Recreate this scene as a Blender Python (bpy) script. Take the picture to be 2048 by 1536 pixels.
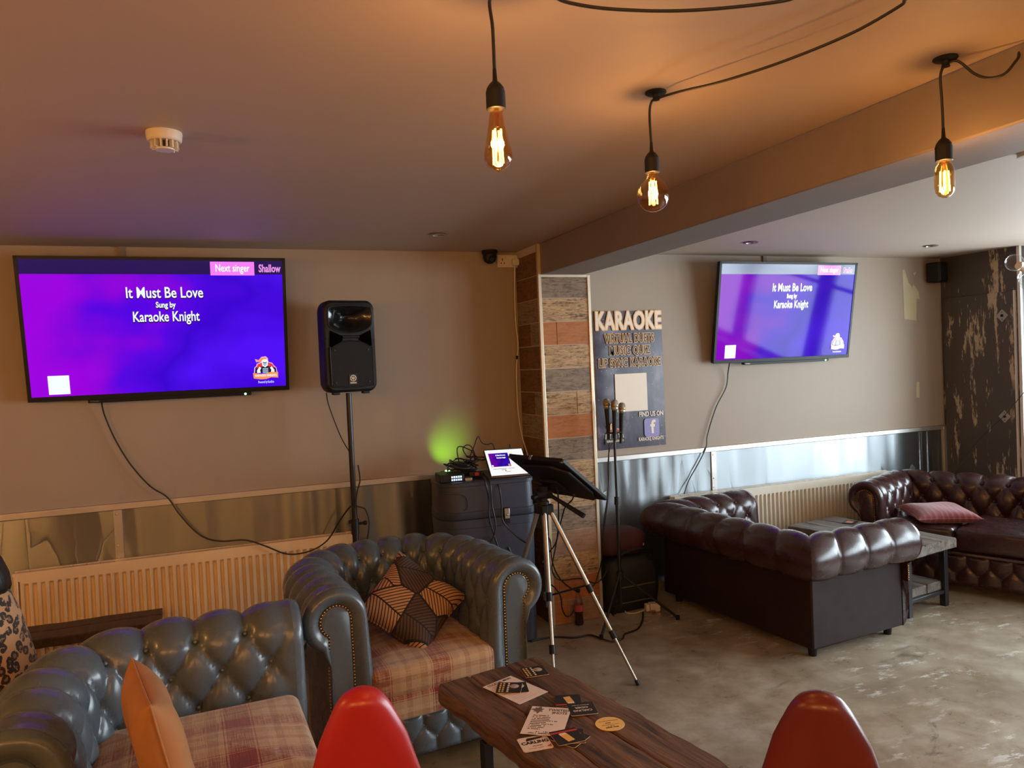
import bpy, math, random
import numpy as np
from mathutils import Vector, Matrix, Euler
for o in list(bpy.data.objects): bpy.data.objects.remove(o)
SC = bpy.context.scene
COL = SC.collection
PI = math.pi
random.seed(7)

# ------------------------------------------------------------------ camera, light, exposure
EYE = 1.70
cam_d = bpy.data.cameras.new('camera'); cam = bpy.data.objects.new('camera', cam_d); COL.objects.link(cam)
cam_d.sensor_width = 36.0; cam_d.lens = 26.60; cam_d.clip_start = 0.05
yaw, pitch, roll = math.radians(21.2025), math.radians(-1.461), math.radians(-2.4785)
cf = Vector((math.sin(yaw)*math.cos(pitch), math.cos(yaw)*math.cos(pitch), math.sin(pitch)))
cr = Vector((math.cos(yaw), -math.sin(yaw), 0)); cu = cr.cross(cf)
c_, s_ = math.cos(roll), math.sin(roll)
r2 = cr*c_ + cu*s_; u2 = cu*c_ - cr*s_
M = Matrix((r2, u2, -cf)).transposed().to_4x4(); M.translation = Vector((0, 0, EYE))
cam.matrix_world = M
SC.camera = cam
vs = SC.view_settings
vs.view_transform = 'Standard'; vs.look = 'None'; vs.gamma = 1.0; vs.use_curve_mapping = False
vs.exposure = 0.1
SKY = 20.0            # brightness of the overcast sky outside the windows
BULB = 5.5           # watts of each filament bulb
FILL_LAMP = 60.0          # watts of each unseen pendant added as warm fill
W = bpy.data.worlds.new('sky'); SC.world = W; W.use_nodes = True
bg = W.node_tree.nodes['Background']; bg.inputs[0].default_value = (0.78, 0.91, 1.0, 1); bg.inputs[1].default_value = SKY

# ------------------------------------------------------------------ room sizes (metres)
YB = 4.829           # back wall
XR = 5.942           # closet wall on the right
ZC = 2.466           # ceiling
XL = -3.2; YF = -3.0
XW = 6.35            # window wall

# ------------------------------------------------------------------ helpers
def tag(o, label=None, cat=None, group=None, kind=None):
    if label: o['label'] = label
    if cat: o['category'] = cat
    if group: o['group'] = group
    if kind: o['kind'] = kind
    return o
def thing(name, label, cat, loc=(0, 0, 0), rz=0.0, group=None, rot=None):
    o = bpy.data.objects.new(name, None); COL.objects.link(o)
    o.empty_display_size = 0.1
    o.location = loc; o.rotation_euler = rot if rot else (0, 0, rz)
    return tag(o, label, cat, group)
def dup(root, **kw):
    r = root.copy(); COL.objects.link(r)
    def rec(src, dst):
        for ch in list(src.children):
            c = ch.copy(); COL.objects.link(c); c.parent = dst
            rec(ch, c)
    rec(root, r)
    return r
class MB:
    def __init__(s): s.v = []; s.f = []; s.m = []
    def add(s, vs, fs, mi=0):
        n = len(s.v); s.v += [tuple(map(float, p)) for p in vs]
        s.f += [tuple(i+n for i in f) for f in fs]; s.m += [mi]*len(fs); return s
    def box(s, a, b, mi=0, M=None):
        (x0, y0, z0), (x1, y1, z1) = a, b
        v = [(x0,y0,z0),(x1,y0,z0),(x1,y1,z0),(x0,y1,z0),(x0,y0,z1),(x1,y0,z1),(x1,y1,z1),(x0,y1,z1)]
        if M is not None: v = [M @ Vector(p) for p in v]
        return s.add(v, [(3,2,1,0),(4,5,6,7),(0,1,5,4),(1,2,6,5),(2,3,7,6),(3,0,4,7)], mi)
    def grid(s, P, mi=0, cu=False, cv=False, flip=False):
        nu, nv = len(P), len(P[0]); v = [p for r in P for p in r]; f = []
        for i in range(nu if cu else nu-1):
            for j in range(nv if cv else nv-1):
                q = (i*nv+j, ((i+1)%nu)*nv+j, ((i+1)%nu)*nv+(j+1)%nv, i*nv+(j+1)%nv)
                f.append(q[::-1] if flip else q)
        return s.add(v, f, mi)
    def lathe(s, prof, n=24, c=(0,0,0), mi=0, M=None):
        P = []
        for k in range(n):
            a = 2*PI*k/n
            row = [Vector((c[0]+r*math.cos(a), c[1]+r*math.sin(a), c[2]+z)) for r, z in prof]
            if M is not None: row = [M @ q for q in row]
            P.append(row)
        return s.grid(P, mi, cu=True)
    def cyl(s, a, b, r, r2=None, n=16, mi=0):
        a, b = Vector(a), Vector(b); r2 = r if r2 is None else r2
        d = b-a; L = d.length; M = d.to_track_quat('Z', 'Y').to_matrix().to_4x4(); M.translation = a
        return s.lathe([(0.0, 0), (r, 0), (r2, L), (0.0, L)], n, mi=mi, M=M)
    def tube(s, pts, r, n=8, mi=0, sm=6):
        pts = spline(pts, sm) if sm else [Vector(p) for p in pts]
        P = []; up = Vector((0.123, 0.2, 1)).normalized()
        for i, p in enumerate(pts):
            t = (pts[min(i+1, len(pts)-1)]-pts[max(i-1, 0)]).normalized()
            x = up - t*up.dot(t)
            if x.length < 1e-4: x = t.orthogonal()
            x.normalize(); up = x; y = t.cross(x)
            P.append([p + (x*math.cos(2*PI*k/n)+y*math.sin(2*PI*k/n))*r for k in range(n)])
        s.grid(P, mi, cv=True, flip=True)
        n0 = len(s.v)
        s.add(P[0], [tuple(range(n))], mi); s.add(P[-1], [tuple(range(n))[::-1]], mi)
        return s
    def sphere(s, c, r, n=12, mi=0, sc=(1,1,1)):
        m = n//2; P = []
        for i in range(n):
            a = 2*PI*i/n
            P.append([(c[0]+sc[0]*r*math.cos(a)*math.sin(PI*j/m), c[1]+sc[1]*r*math.sin(a)*math.sin(PI*j/m), c[2]-sc[2]*r*math.cos(PI*j/m)) for j in range(m+1)])
        return s.grid(P, mi, cu=True)
    def prism(s, poly, z0, z1, mi=0, M=None):
        n = len(poly); v = [Vector((x, y, z0)) for x, y in poly]+[Vector((x, y, z1)) for x, y in poly]
        if M is not None: v = [M @ q for q in v]
        f = [tuple(range(n))[::-1], tuple(range(n, 2*n))]+[(i, (i+1)%n, n+(i+1)%n, n+i) for i in range(n)]
        return s.add(v, f, mi)
    def build(s, name, mats, parent=None, smooth=35, bevel=0, bseg=2, loc=None, sub=0):
        me = bpy.data.meshes.new(name); me.from_pydata(s.v, [], s.f); me.update()
        mats = mats if isinstance(mats, (list, tuple)) else [mats]
        for m in mats: me.materials.append(m)
        me.polygons.foreach_set('material_index', s.m)
        o = bpy.data.objects.new(name, me); COL.objects.link(o)
        if parent: o.parent = parent
        if loc: o.location = loc
        import bmesh
        b = bmesh.new(); b.from_mesh(me); bmesh.ops.remove_doubles(b, verts=b.verts, dist=1e-5)
        bmesh.ops.recalc_face_normals(b, faces=b.faces); b.to_mesh(me); b.free()
        if smooth:
            me.polygons.foreach_set('use_smooth', [True]*len(me.polygons))
            if smooth < 180: me.set_sharp_from_angle(angle=math.radians(smooth))
        if bevel:
            md = o.modifiers.new('bevel', 'BEVEL'); md.width = bevel; md.segments = bseg; md.limit_method = 'ANGLE'; md.angle_limit = math.radians(40)
            md.harden_normals = False
            me.polygons.foreach_set('use_smooth', [True]*len(me.polygons)); me.set_sharp_from_angle(angle=math.radians(50))
        if sub:
            md = o.modifiers.new('sub', 'SUBSURF'); md.levels = sub; md.render_levels = sub
        return o
def spline(pts, k=6):
    P = [Vector(p) for p in pts]
    if len(P) < 3: return P
    out = []
    for i in range(len(P)-1):
        a = P[i-1] if i else P[0]*2-P[1]; b = P[i]; c = P[i+1]; d = P[i+2] if i+2 < len(P) else P[-1]*2-P[-2]
        for j in range(k):
            t = j/k
            out.append(0.5*((2*b)+(c-a)*t+(2*a-5*b+4*c-d)*t*t+(3*b-a-3*c+d)*t**3))
    out.append(P[-1]); return out
def rrect(w, h, r, n=5, cx=0, cy=0):
    out = []
    for sx, sy, a0 in ((1,1,0),(-1,1,90),(-1,-1,180),(1,-1,270)):
        for k in range(n+1):
            a = math.radians(a0+90*k/n)
            out.append((cx+sx*(w/2-r)+r*math.cos(a), cy+sy*(h/2-r)+r*math.sin(a)))
    return out
def single(name, mb, mats, label, cat, group=None, **kw):
    return tag(mb.build(name, mats, **kw), label, cat, group)
def struct(name, mb, mats, label=None, **kw):
    return tag(mb.build(name, mats, **kw), label, None, None, 'structure')
_dg = [None]
def text(name, s, size, m, parent=None, loc=(0,0,0), rot=(PI/2,0,0), offset=0.0, extrude=0.0004, align='CENTER', sx=1.0, shear=0.0, spacing=1.0, fit=None):
    cu = bpy.data.curves.new(name+'_curve', 'FONT'); cu.body = s; cu.size = size; cu.align_x = align; cu.align_y = 'CENTER'
    cu.offset = offset; cu.extrude = extrude; cu.shear = shear; cu.space_character = spacing; cu.resolution_u = 3
    t = bpy.data.objects.new(name+'_tmp', cu); COL.objects.link(t)
    bpy.context.view_layer.update()
    me = bpy.data.meshes.new_from_object(t.evaluated_get(bpy.context.evaluated_depsgraph_get()))
    bpy.data.objects.remove(t); bpy.data.curves.remove(cu)
    me.name = name; me.materials.clear(); me.materials.append(m)
    if fit and len(me.vertices):
        xs = [v.co.x for v in me.vertices]; sx = fit/max(1e-6, max(xs)-min(xs))
    o = bpy.data.objects.new(name, me); COL.objects.link(o)
    if parent: o.parent = parent
    o.location = loc; o.rotation_euler = rot; o.scale = (sx, 1, 1)
    return o
# ------------------------------------------------------------------ materials
MATS = {}
def L(r, g, b):      # sRGB 0-255 -> linear
    return tuple(((c/255)/12.92 if c/255 <= 0.04045 else ((c/255+0.055)/1.055)**2.4) for c in (r, g, b))
class N:
    def __init__(s, name):
        s.m = bpy.data.materials.new(name); s.m.use_nodes = True; s.t = s.m.node_tree; s.n = s.t.nodes; s.l = s.t.links
        s.b = s.n['Principled BSDF']; s.out = s.n['Material Output']; MATS[name] = s.m
    def add(s, typ, **kw):
        nd = s.n.new(typ)
        for k, v in kw.items():
            if k.startswith('i_'):
                key = k[2:]; key = int(key) if key.isdigit() else key.replace('_', ' ')
                s.set(nd.inputs[key], v)
            else: setattr(nd, k, v)
        return nd
    def set(s, sock, v):
        if hasattr(v, 'is_output') or isinstance(v, bpy.types.NodeSocket): s.l.new(v, sock)
        elif isinstance(v, (tuple, list)) and len(v) == 3 and sock.type == 'RGBA': sock.default_value = (*v, 1)
        else: sock.default_value = v
    def p(s, **kw):
        for k, v in kw.items(): s.set(s.b.inputs[k.replace('_', ' ')], v)
        return s
    def coord(s, kind='Object', scale=None, rot=None, loc=None):
        c = s.add('ShaderNodeTexCoord').outputs[kind]
        if scale is None and rot is None and loc is None: return c
        mp = s.add('ShaderNodeMapping'); s.l.new(c, mp.inputs[0])
        if scale: mp.inputs['Scale'].default_value = scale
        if rot: mp.inputs['Rotation'].default_value = rot
        if loc: mp.inputs['Location'].default_value = loc
        return mp.outputs[0]
    def noise(s, v=None, scale=5, detail=4, rough=.55, dist=0.0, out='Fac'):
        n = s.add('ShaderNodeTexNoise', i_Scale=scale, i_Detail=detail, i_Roughness=rough, i_Distortion=dist)
        if v is not None: s.l.new(v, n.inputs['Vector'])
        return n.outputs[out]
    def ramp(s, f, stops, interp='LINEAR'):
        r = s.add('ShaderNodeValToRGB'); r.color_ramp.interpolation = interp; e = r.color_ramp.elements
        while len(e) < len(stops): e.new(0.5)
        for i, (q, c) in enumerate(stops): e[i].position = q; e[i].color = (*c, 1) if len(c) == 3 else c
        s.set(r.inputs[0], f); return r.outputs[0]
    def mix(s, f, a, b, blend='MIX'):
        m = s.add('ShaderNodeMix', data_type='RGBA', blend_type=blend)
        s.set(m.inputs[0], f); s.set(m.inputs[6], a); s.set(m.inputs[7], b); return m.outputs[2]
    def math(s, op, a, b=None, c=None):
        m = s.add('ShaderNodeMath', operation=op); s.set(m.inputs[0], a)
        if b is not None: s.set(m.inputs[1], b)
        if c is not None: s.set(m.inputs[2], c)
        return m.outputs[0]
    def sep(s, v):
        m = s.add('ShaderNodeSeparateXYZ'); s.l.new(v, m.inputs[0]); return m.outputs
    def bump(s, h, strength=.3, dist=.01):
        b = s.add('ShaderNodeBump', i_Strength=strength, i_Distance=dist); s.set(b.inputs['Height'], h)
        s.l.new(b.outputs[0], s.b.inputs['Normal']); return s
g3 = lambda v: (v, v, v)
def simple(name, col, rough=.5, metal=0.0, bump=0, bscale=200, var=0.0, vscale=8, coat=0.0, spec=.5):
    n = N(name)
    if var:
        f = n.noise(n.coord(), vscale, 5)
        n.p(Base_Color=n.mix(f, tuple(c*(1-var) for c in col), tuple(min(1, c*(1+var)) for c in col)))
    else: n.p(Base_Color=col)
    n.p(Roughness=rough, Metallic=metal, Coat_Weight=coat)
    n.b.inputs['Specular IOR Level'].default_value = spec
    if bump: n.bump(n.noise(n.coord(), bscale, 3), bump, .002)
    return n.m
def emis(name, col, strength):
    n = N(name); n.p(Base_Color=(0, 0, 0), Emission_Color=col, Emission_Strength=strength, Roughness=.15); return n.m
m_black = simple('black_plastic', (.010, .009, .009), .5, spec=.3)
m_blackgloss = simple('black_gloss', (.008, .008, .009), .12)
m_blackmetal = simple('black_painted_steel', (.010, .010, .011), .38)
m_cable = simple('black_cable_rubber', (.009, .008, .008), .5)
m_white = simple('white_plastic', (.62, .56, .48), .4)
m_whitepaint = simple('white_trim_paint', (.60, .56, .50), .45, var=.1)
m_chrome = simple('chrome', (.75, .75, .75), .15, 1.0)
m_alu = simple('brushed_aluminium_tube', (.42, .38, .32), .42, 1.0)
m_brass = simple('antique_brass_nails', (.42, .25, .08), .35, .9)
m_ink = simple('black_print', (.012, .011, .010), .5)
m_paper = simple('printed_paper', (.72, .62, .56), .45, var=.05)
m_card = simple('beer_mat_board', (.64, .52, .44), .7, var=.12, vscale=60)
m_cardedge = simple('beer_mat_edge', (.60, .40, .22), .8)
m_red = simple('red_print', (.45, .03, .03), .5)
m_gold = simple('gold_print', (.70, .40, .12), .5)
m_cream = simple('cream_print', (.75, .62, .48), .5)
m_gold_mat = simple('gold_coaster_board', (.74, .48, .15), .6, var=.08, vscale=40)
# painted walls: patchy warm grey emulsion
n = N('wall_paint'); f = n.noise(n.coord(), 1.3, 5, .6); f2 = n.noise(n.coord(scale=(6, 6, 1)), 2.0, 4)
n.p(Base_Color=n.mix(f2, n.mix(f, (.285, .225, .170), (.375, .300, .230)), (.345, .275, .208)), Roughness=.62).bump(n.noise(n.coord(), 90, 3), .12, .003)
m_wall = n.m
n = N('ceiling_paint'); f = n.noise(n.coord(), .9, 4, .5)
n.p(Base_Color=n.mix(f, (.41, .315, .245), (.47, .365, .29)), Roughness=.6).bump(n.noise(n.coord(), 60, 3), .08, .003)
m_ceil = n.m
n = N('beam_paint'); f = n.noise(n.coord(scale=(2, .6, 2)), 2.0, 5, .6)
n.p(Base_Color=n.mix(f, (.165, .130, .110), (.22, .180, .155)), Roughness=.6).bump(n.noise(n.coord(), 50, 3), .15, .004)
m_beam = n.m
# worn polished concrete floor
n = N('worn_concrete_floor'); c = n.coord()
f1 = n.noise(c, 1.6, 8, .62, .6); f2 = n.noise(c, 5.5, 8, .7, .3); f3 = n.noise(n.coord(scale=(1.2, 3.5, 1), rot=(0, 0, .6)), 3.2, 9, .72, .8)
base = n.ramp(f1, [(.30, (.080, .047, .020)), (.46, (.175, .115, .055)), (.60, (.27, .195, .105)), (.75, (.34, .265, .165))])
base = n.mix(n.ramp(f2, [(.35, g3(.0)), (.7, g3(.55))]), base, (.28, .205, .115))
dark = n.ramp(f3, [(.30, g3(.75)), (.40, g3(0))])
base = n.mix(dark, base, (.075, .052, .032))
# pale scuffs and scratches of worn-off sealer
s1 = n.noise(n.coord(scale=(1.0, 2.6, 1), rot=(0, 0, .5)), 5.0, 10, .75)
s2 = n.noise(c, 1.1, 3)
fx, fy, fz = n.sep(c)
pale = n.ramp(f1, [(.30, (.22, .17, .11)), (.45, (.36, .30, .215)), (.58, (.46, .405, .315)), (.72, (.54, .49, .41))])
pale = n.mix(n.ramp(f2, [(.42, g3(.55)), (.58, g3(0))]), pale, (.27, .215, .145))
base = n.mix(n.ramp(n.math('ADD', n.math('DIVIDE', fx, 6.0), n.math('MULTIPLY', n.math('SUBTRACT', f2, .5), .35)), [(.15, g3(0)), (.30, g3(.55)), (.46, g3(.9))]), base, pale)
st = n.noise(n.coord(scale=(.8, 2.0, 1), rot=(0, 0, .35), loc=(3.1, 1.7, 0)), 2.4, 8, .68, 1.2)
base = n.mix(n.ramp(st, [(.30, g3(.8)), (.385, g3(0))]), base, (.105, .078, .05))
where = n.math('MULTIPLY', n.ramp(n.math('DIVIDE', fx, 6.0), [(.36, g3(.0)), (.48, g3(1))]), n.ramp(s2, [(.47, g3(.12)), (.57, g3(1))]))
sc = n.math('MULTIPLY', n.ramp(s1, [(.56, g3(0)), (.60, g3(.85))]), where)
s3 = n.noise(n.coord(scale=(1.0, 14, 1), rot=(0, 0, .95)), 2.2, 6, .7); scr = n.math('MULTIPLY', n.ramp(s3, [(.62, g3(0)), (.68, g3(.5))]), where)
base = n.mix(n.math('MAXIMUM', sc, scr), base, (.68, .67, .63))
n.p(Base_Color=base, Roughness=n.ramp(f2, [(.3, g3(.22)), (.7, g3(.46))])).bump(n.math('ADD', f2, n.math('MULTIPLY', sc, .5)), .12, .004)
m_floor = n.m
# steel sheet dado: brushed, slightly buckled, scratched
n = N('steel_sheet'); c = n.coord()
br = n.noise(n.coord(scale=(3, 3, 60)), 6, 4, .6); w = n.noise(c, 2.6, 2, .4, .3); sp = n.noise(n.coord(scale=(1, 1, .6)), 2.5, 3, .5)
n.p(Base_Color=n.mix(sp, (.25, .265, .275), (.30, .315, .325)), Metallic=.92, Roughness=n.ramp(sp, [(.3, g3(.31)), (.7, g3(.40))]))
tg = n.add('ShaderNodeTangent', direction_type='RADIAL', axis='Z'); n.l.new(tg.outputs[0], n.b.inputs['Tangent']); n.p(Anisotropic=.92, Anisotropic_Rotation=.25)
m_steel = n.m
m_trim = simple('steel_trim', (.66, .63, .58), .33, .85, var=.12, vscale=5)
m_cornertrim = simple('corner_trim_aluminium', (.78, .66, .50), .35, .8, var=.1, vscale=4)
# leather
def leather(name, a, b, rough):
    n = N(name); f = n.noise(n.coord(), 5, 3, .5); w = n.noise(n.coord(), 11, 3, .5, 0.0)
    n.p(Base_Color=n.mix(f, a, b), Roughness=n.ramp(w, [(.3, g3(rough*.9)), (.75, g3(rough*1.25))]), Coat_Weight=.06, Coat_Roughness=.25)
    n.bump(n.math('ADD', n.math('MULTIPLY', n.noise(n.coord(), 16, 3, .5, 0.0), .5), n.math('MULTIPLY', n.noise(n.coord(), 220, 2), .18)), .12, .005)
    return n.m
m_grey = leather('grey_leather', (.064, .080, .094), (.092, .115, .134), .25)
m_burg = leather('burgundy_leather', (.026, .009, .009), (.046, .015, .0145), .26)
m_burgback = leather('burgundy_vinyl_back', (.017, .0085, .009), (.024, .011, .011), .48)
m_burgback.node_tree.nodes['Principled BSDF'].inputs['Specular IOR Level'].default_value = .22
m_seam = simple('dark_seam', (.02, .02, .02), .6)
# red vinyl
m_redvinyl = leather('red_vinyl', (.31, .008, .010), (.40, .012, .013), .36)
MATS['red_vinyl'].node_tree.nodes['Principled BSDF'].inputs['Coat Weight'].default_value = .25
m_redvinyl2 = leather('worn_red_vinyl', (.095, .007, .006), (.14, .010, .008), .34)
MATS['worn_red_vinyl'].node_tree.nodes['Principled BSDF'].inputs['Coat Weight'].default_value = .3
# tartan wool: threads along x and along (y - z) so that the check folds over the front edge
def plaid(name, px, py, ox, oy):
    n = N(name); x, y, z = n.sep(n.coord())
    t = n.math('SUBTRACT', y, z)
    bands = [(0, (.44, .30, .17)), (.15, (.34, .20, .11)), (.27, (.48, .34, .20)), (.33, (.24, .026, .020)), (.345, (.46, .31, .18)), (.365, (.22, .024, .018)), (.66, (.46, .31, .18)), (.675, (.24, .026, .02)), (.695, (.39, .25, .14)), (.82, (.46, .32, .19)), (.91, (.32, .175, .10))]
    def warp(v, per, off):
        return n.ramp(n.math('FRACT', n.math('ADD', n.math('DIVIDE', v, per), off)), bands, 'CONSTANT')
    a = warp(x, px, ox); b = warp(t, py, oy)
    th1 = n.noise(n.coord(scale=(260, 12, 12)), 1, 2); th2 = n.noise(n.coord(scale=(12, 260, 260)), 1, 2)
    sel = n.ramp(n.math('SUBTRACT', n.math('ADD', .5, n.math('MULTIPLY', n.math('SUBTRACT', th1, th2), 1.2)), 0.0), [(.30, g3(0.15)), (.70, g3(.85))])
    col = n.mix(sel, a, b)
    n.p(Base_Color=n.mix(n.noise(n.coord(scale=(300, 40, 40)), 1, 3), n.mix(.22, col, (.03, .02, .02)), col), Roughness=.9, Sheen_Weight=.25, Sheen_Roughness=.5)
    n.b.inputs['Specular IOR Level'].default_value = .15
    n.bump(n.math('ADD', th1, th2), .25, .002); return n.m
m_plaid = plaid('tartan_wool_fabric', .27, .235, .42, .30)
m_plaid2 = plaid('tartan_wool_fabric_second', .27, .25, .12, .66)
# wood
def wood(name, a, b, d, along='y', rough=.6, sc=1.0, bump=.5):
    n = N(name); s = {'x': (1.5, 16, 16), 'y': (16, 1.5, 16), 'z': (16, 16, 1.5)}[along]; s = tuple(q*sc for q in s)
    g = n.noise(n.coord(scale=s), 1.6, 8, .68, .9); big = n.noise(n.coord(scale=tuple(q*.25 for q in s)), 1.0, 3)
    fine = n.noise(n.coord(scale=tuple(q*3.5 for q in s)), 1.6, 4, .6)
    col = n.ramp(g, [(.34, d), (.48, a), (.64, b)])
    n.p(Base_Color=n.mix(big, n.mix(.45, col, d), col), Roughness=rough).bump(n.math('ADD', g, n.math('MULTIPLY', fine, .5)), bump, .006)
    return n.m
m_rustic = wood('rustic_dark_timber', (.115, .058, .027), (.21, .115, .058), (.018, .009, .005), 'y', .55)
m_rustic_end = wood('rustic_timber_end', (.10, .05, .022), (.15, .08, .04), (.03, .015, .008), 'z', .6)
m_greywood = wood('weathered_grey_timber', (.15, .125, .10), (.27, .235, .195), (.05, .042, .034), 'y', .55)
m_darkwood = wood('dark_bench_timber', (.045, .022, .012), (.08, .04, .022), (.014, .008, .005), 'x', .5)
# tiles
def tilemat(name, a, b, d, mix):
    n = N(name); g = n.noise(n.coord(scale=(3, 3, 26)), 2.2, 8, .7, 1.6); k = n.noise(n.coord(scale=(8, 8, 14)), 1.5, 5, .7, 2.5)
    col = n.ramp(n.math('ADD', n.math('MULTIPLY', g, .65), n.math('MULTIPLY', k, .35)), [(.40, d), (.485, a), (.58, b)])
    n.p(Base_Color=n.mix(mix, a, col), Roughness=.5).bump(g, .08, .003); n.b.inputs['Specular IOR Level'].default_value = .28; return n.m
t_tan = tilemat('tile_tan_wood_print', (.38, .245, .12), (.52, .36, .20), (.085, .052, .028), 1.0)
t_grey = tilemat('tile_grey_wood_print', (.21, .155, .105), (.28, .21, .145), (.085, .064, .046), 1.0)
t_terra = tilemat('tile_terracotta', (.40, .15, .045), (.45, .185, .06), (.27, .095, .03), .7)
t_side_shade = tilemat('tile_shaded_side', (.15, .072, .035), (.20, .10, .05), (.06, .03, .016), .9)  # shade of the pillar's side face, put into a darker tile colour
t_mauve = tilemat('tile_mauve_stone', (.31, .19, .125), (.37, .23, .15), (.22, .13, .085), .8)
m_grout = simple('pale_grout', (.50, .42, .34), .8)
# closet paint, dark and badly worn down to pale timber
n = N('worn_dark_paint'); g = n.noise(n.coord(scale=(1, 7, 1.1)), 1.9, 7, .62, .35); h = n.noise(n.coord(scale=(1, 30, 8)), 2.0, 5, .7); k = n.noise(n.coord(scale=(1, 2.2, .8)), 2.4, 3)
f = n.math('ADD', n.math('MULTIPLY', g, .72), n.math('MULTIPLY', h, .28))
worn = n.math('MULTIPLY', n.ramp(f, [(.555, g3(0)), (.585, g3(1))]), n.ramp(k, [(.38, g3(0)), (.46, g3(1))]))
n.p(Base_Color=n.mix(worn, n.mix(h, (.060, .050, .042), (.080, .067, .056)), (.43, .34, .23)), Roughness=.5).bump(worn, -.3, .002)
m_closet = n.m
# printed fabrics
n = N('leopard_print_fabric'); cc = n.coord(scale=(1, 1, 1))
wv = n.add('ShaderNodeTexNoise', i_Scale=26, i_Detail=2); n.l.new(cc, wv.inputs['Vector'])
pos = n.mix(.022, cc, wv.outputs['Color'])
v = n.add('ShaderNodeTexVoronoi', i_Scale=30.0, i_Randomness=.85); n.l.new(pos, v.inputs['Vector'])
gap = n.noise(cc, 60, 2)
ring = n.math('MULTIPLY', n.ramp(v.outputs['Distance'], [(.18, g3(0)), (.22, g3(1)), (.50, g3(1)), (.54, g3(0))]), n.ramp(gap, [(.37, g3(0)), (.41, g3(1))]))
inn = n.ramp(v.outputs['Distance'], [(.20, g3(1)), (.26, g3(0))])
col = n.mix(inn, (.47, .25, .11), (.22, .10, .04)); col = n.mix(ring, col, (.014, .010, .008))
n.p(Base_Color=col, Roughness=.8, Sheen_Weight=.2); m_leopard = n.m
n = N('leaf_print_fabric'); cc = n.coord(scale=(1, 1, 1))
v = n.add('ShaderNodeTexVoronoi', i_Scale=6.2, i_Randomness=.8, voronoi_dimensions='2D'); n.l.new(cc, v.inputs['Vector'])
sx, sy, sz = n.sep(v.outputs['Color']); px, py, pz = n.sep(v.outputs['Position']); cx, cy, cz = n.sep(cc)
dx = n.math('SUBTRACT', cx, n.math('DIVIDE', px, 1.0)); dy = n.math('SUBTRACT', cy, n.math('DIVIDE', py, 1.0))
ang = n.math('ADD', 0.9, n.math('MULTIPLY', sx, 1.3)); ca = n.math('COSINE', ang); sa = n.math('SINE', ang)
al = n.math('ADD', n.math('MULTIPLY', dx, ca), n.math('MULTIPLY', dy, sa)); pe = n.math('ABSOLUTE', n.math('SUBTRACT', n.math('MULTIPLY', dy, ca), n.math('MULTIPLY', dx, sa)))
fr = n.math('FRACT', n.math('MULTIPLY', n.math('ADD', al, n.math('MULTIPLY', pe, .75)), 58.0))
vein = n.math('LESS_THAN', fr, .30); rib = n.math('LESS_THAN', pe, .0035)
ve = n.add('ShaderNodeTexVoronoi', i_Scale=6.2, i_Randomness=.8, feature='DISTANCE_TO_EDGE', voronoi_dimensions='2D'); n.l.new(cc, ve.inputs['Vector'])
edge = n.math('LESS_THAN', ve.outputs['Distance'], .028)
dk = n.math('MAXIMUM', n.math('MAXIMUM', vein, rib), edge)
n.p(Base_Color=n.mix(dk, n.mix(n.math('GREATER_THAN', sy, .60), (.42, .235, .115), (.075, .042, .026)), (.014, .008, .006)), Roughness=.85); m_leaf = n.m
m_suede = simple('tan_suede', (.33, .145, .050), .85, bump=.15, bscale=60, var=.18, vscale=12)
n = N('pink_stripe_fabric'); x, y, z = n.sep(n.coord()); st = n.math('FRACT', n.math('MULTIPLY', n.math('ADD', x, n.math('MULTIPLY', n.noise(n.coord(), 6, 2), .06)), 26))
n.p(Base_Color=n.mix(n.ramp(st, [(.3, g3(0)), (.5, g3(1)), (.9, g3(0))]), (.20, .045, .055), (.34, .10, .105)), Roughness=.85, Sheen_Weight=.3).bump(st, .4, .006); m_pink = n.m
m_hair = simple('dark_hair', (.010, .007, .006), .42, bump=.6, bscale=150)
m_skin = simple('skin', (.48, .27, .19), .5)
m_jeans = simple('dark_trousers', (.02, .022, .03), .8)
m_bag = simple('dark_red_bag_fabric', (.055, .012, .016), .75, bump=.5, bscale=14, var=.3)
m_case = simple('blue_moulded_plastic', (.034, .042, .068), .42, bump=.12, bscale=260, var=.12, vscale=5)
m_rad = simple('cream_radiator_enamel', (.78, .60, .38), .38, var=.04)
m_rad2 = simple('cream_radiator_enamel_second', (.66, .60, .49), .38, var=.04)
# bulbs and screens
def glassy(name, tint, gl=.12, rough=.02):
    n = N(name); tr = n.add('ShaderNodeBsdfTransparent', i_Color=(*tint, 1)); g = n.add('ShaderNodeBsdfGlossy', i_Roughness=rough, i_Color=(1, 1, 1, 1))
    fr = n.add('ShaderNodeLayerWeight', i_Blend=.5); f = n.math('ADD', n.math('MULTIPLY', n.math('POWER', fr.outputs['Facing'], 3.5), .75), .03+gl*.15)
    mx = n.add('ShaderNodeMixShader'); n.set(mx.inputs[0], f); n.l.new(tr.outputs[0], mx.inputs[1]); n.l.new(g.outputs[0], mx.inputs[2])
    n.l.new(mx.outputs[0], n.out.inputs['Surface']); return n.m
m_amber = glassy('amber_bulb_glass', (.93, .66, .32), .3); m_clear = glassy('clear_glass', (.95, .96, .96)); m_pane = glassy('window_glass', (.97, .98, .98), .05)
m_cola_glass = glassy('clear_bottle_plastic', (.90, .84, .78))
m_sleeve = glassy('laminate_film', (.95, .94, .93), .3)
m_fil = emis('glowing_filament', (1.0, .46, .075), 40.0)
m_green = emis('green_led', (.25, 1.0, .30), 6.0)
m_led = emis('blue_white_display_digits', (.55, .75, 1.0), 3.0)
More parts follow.
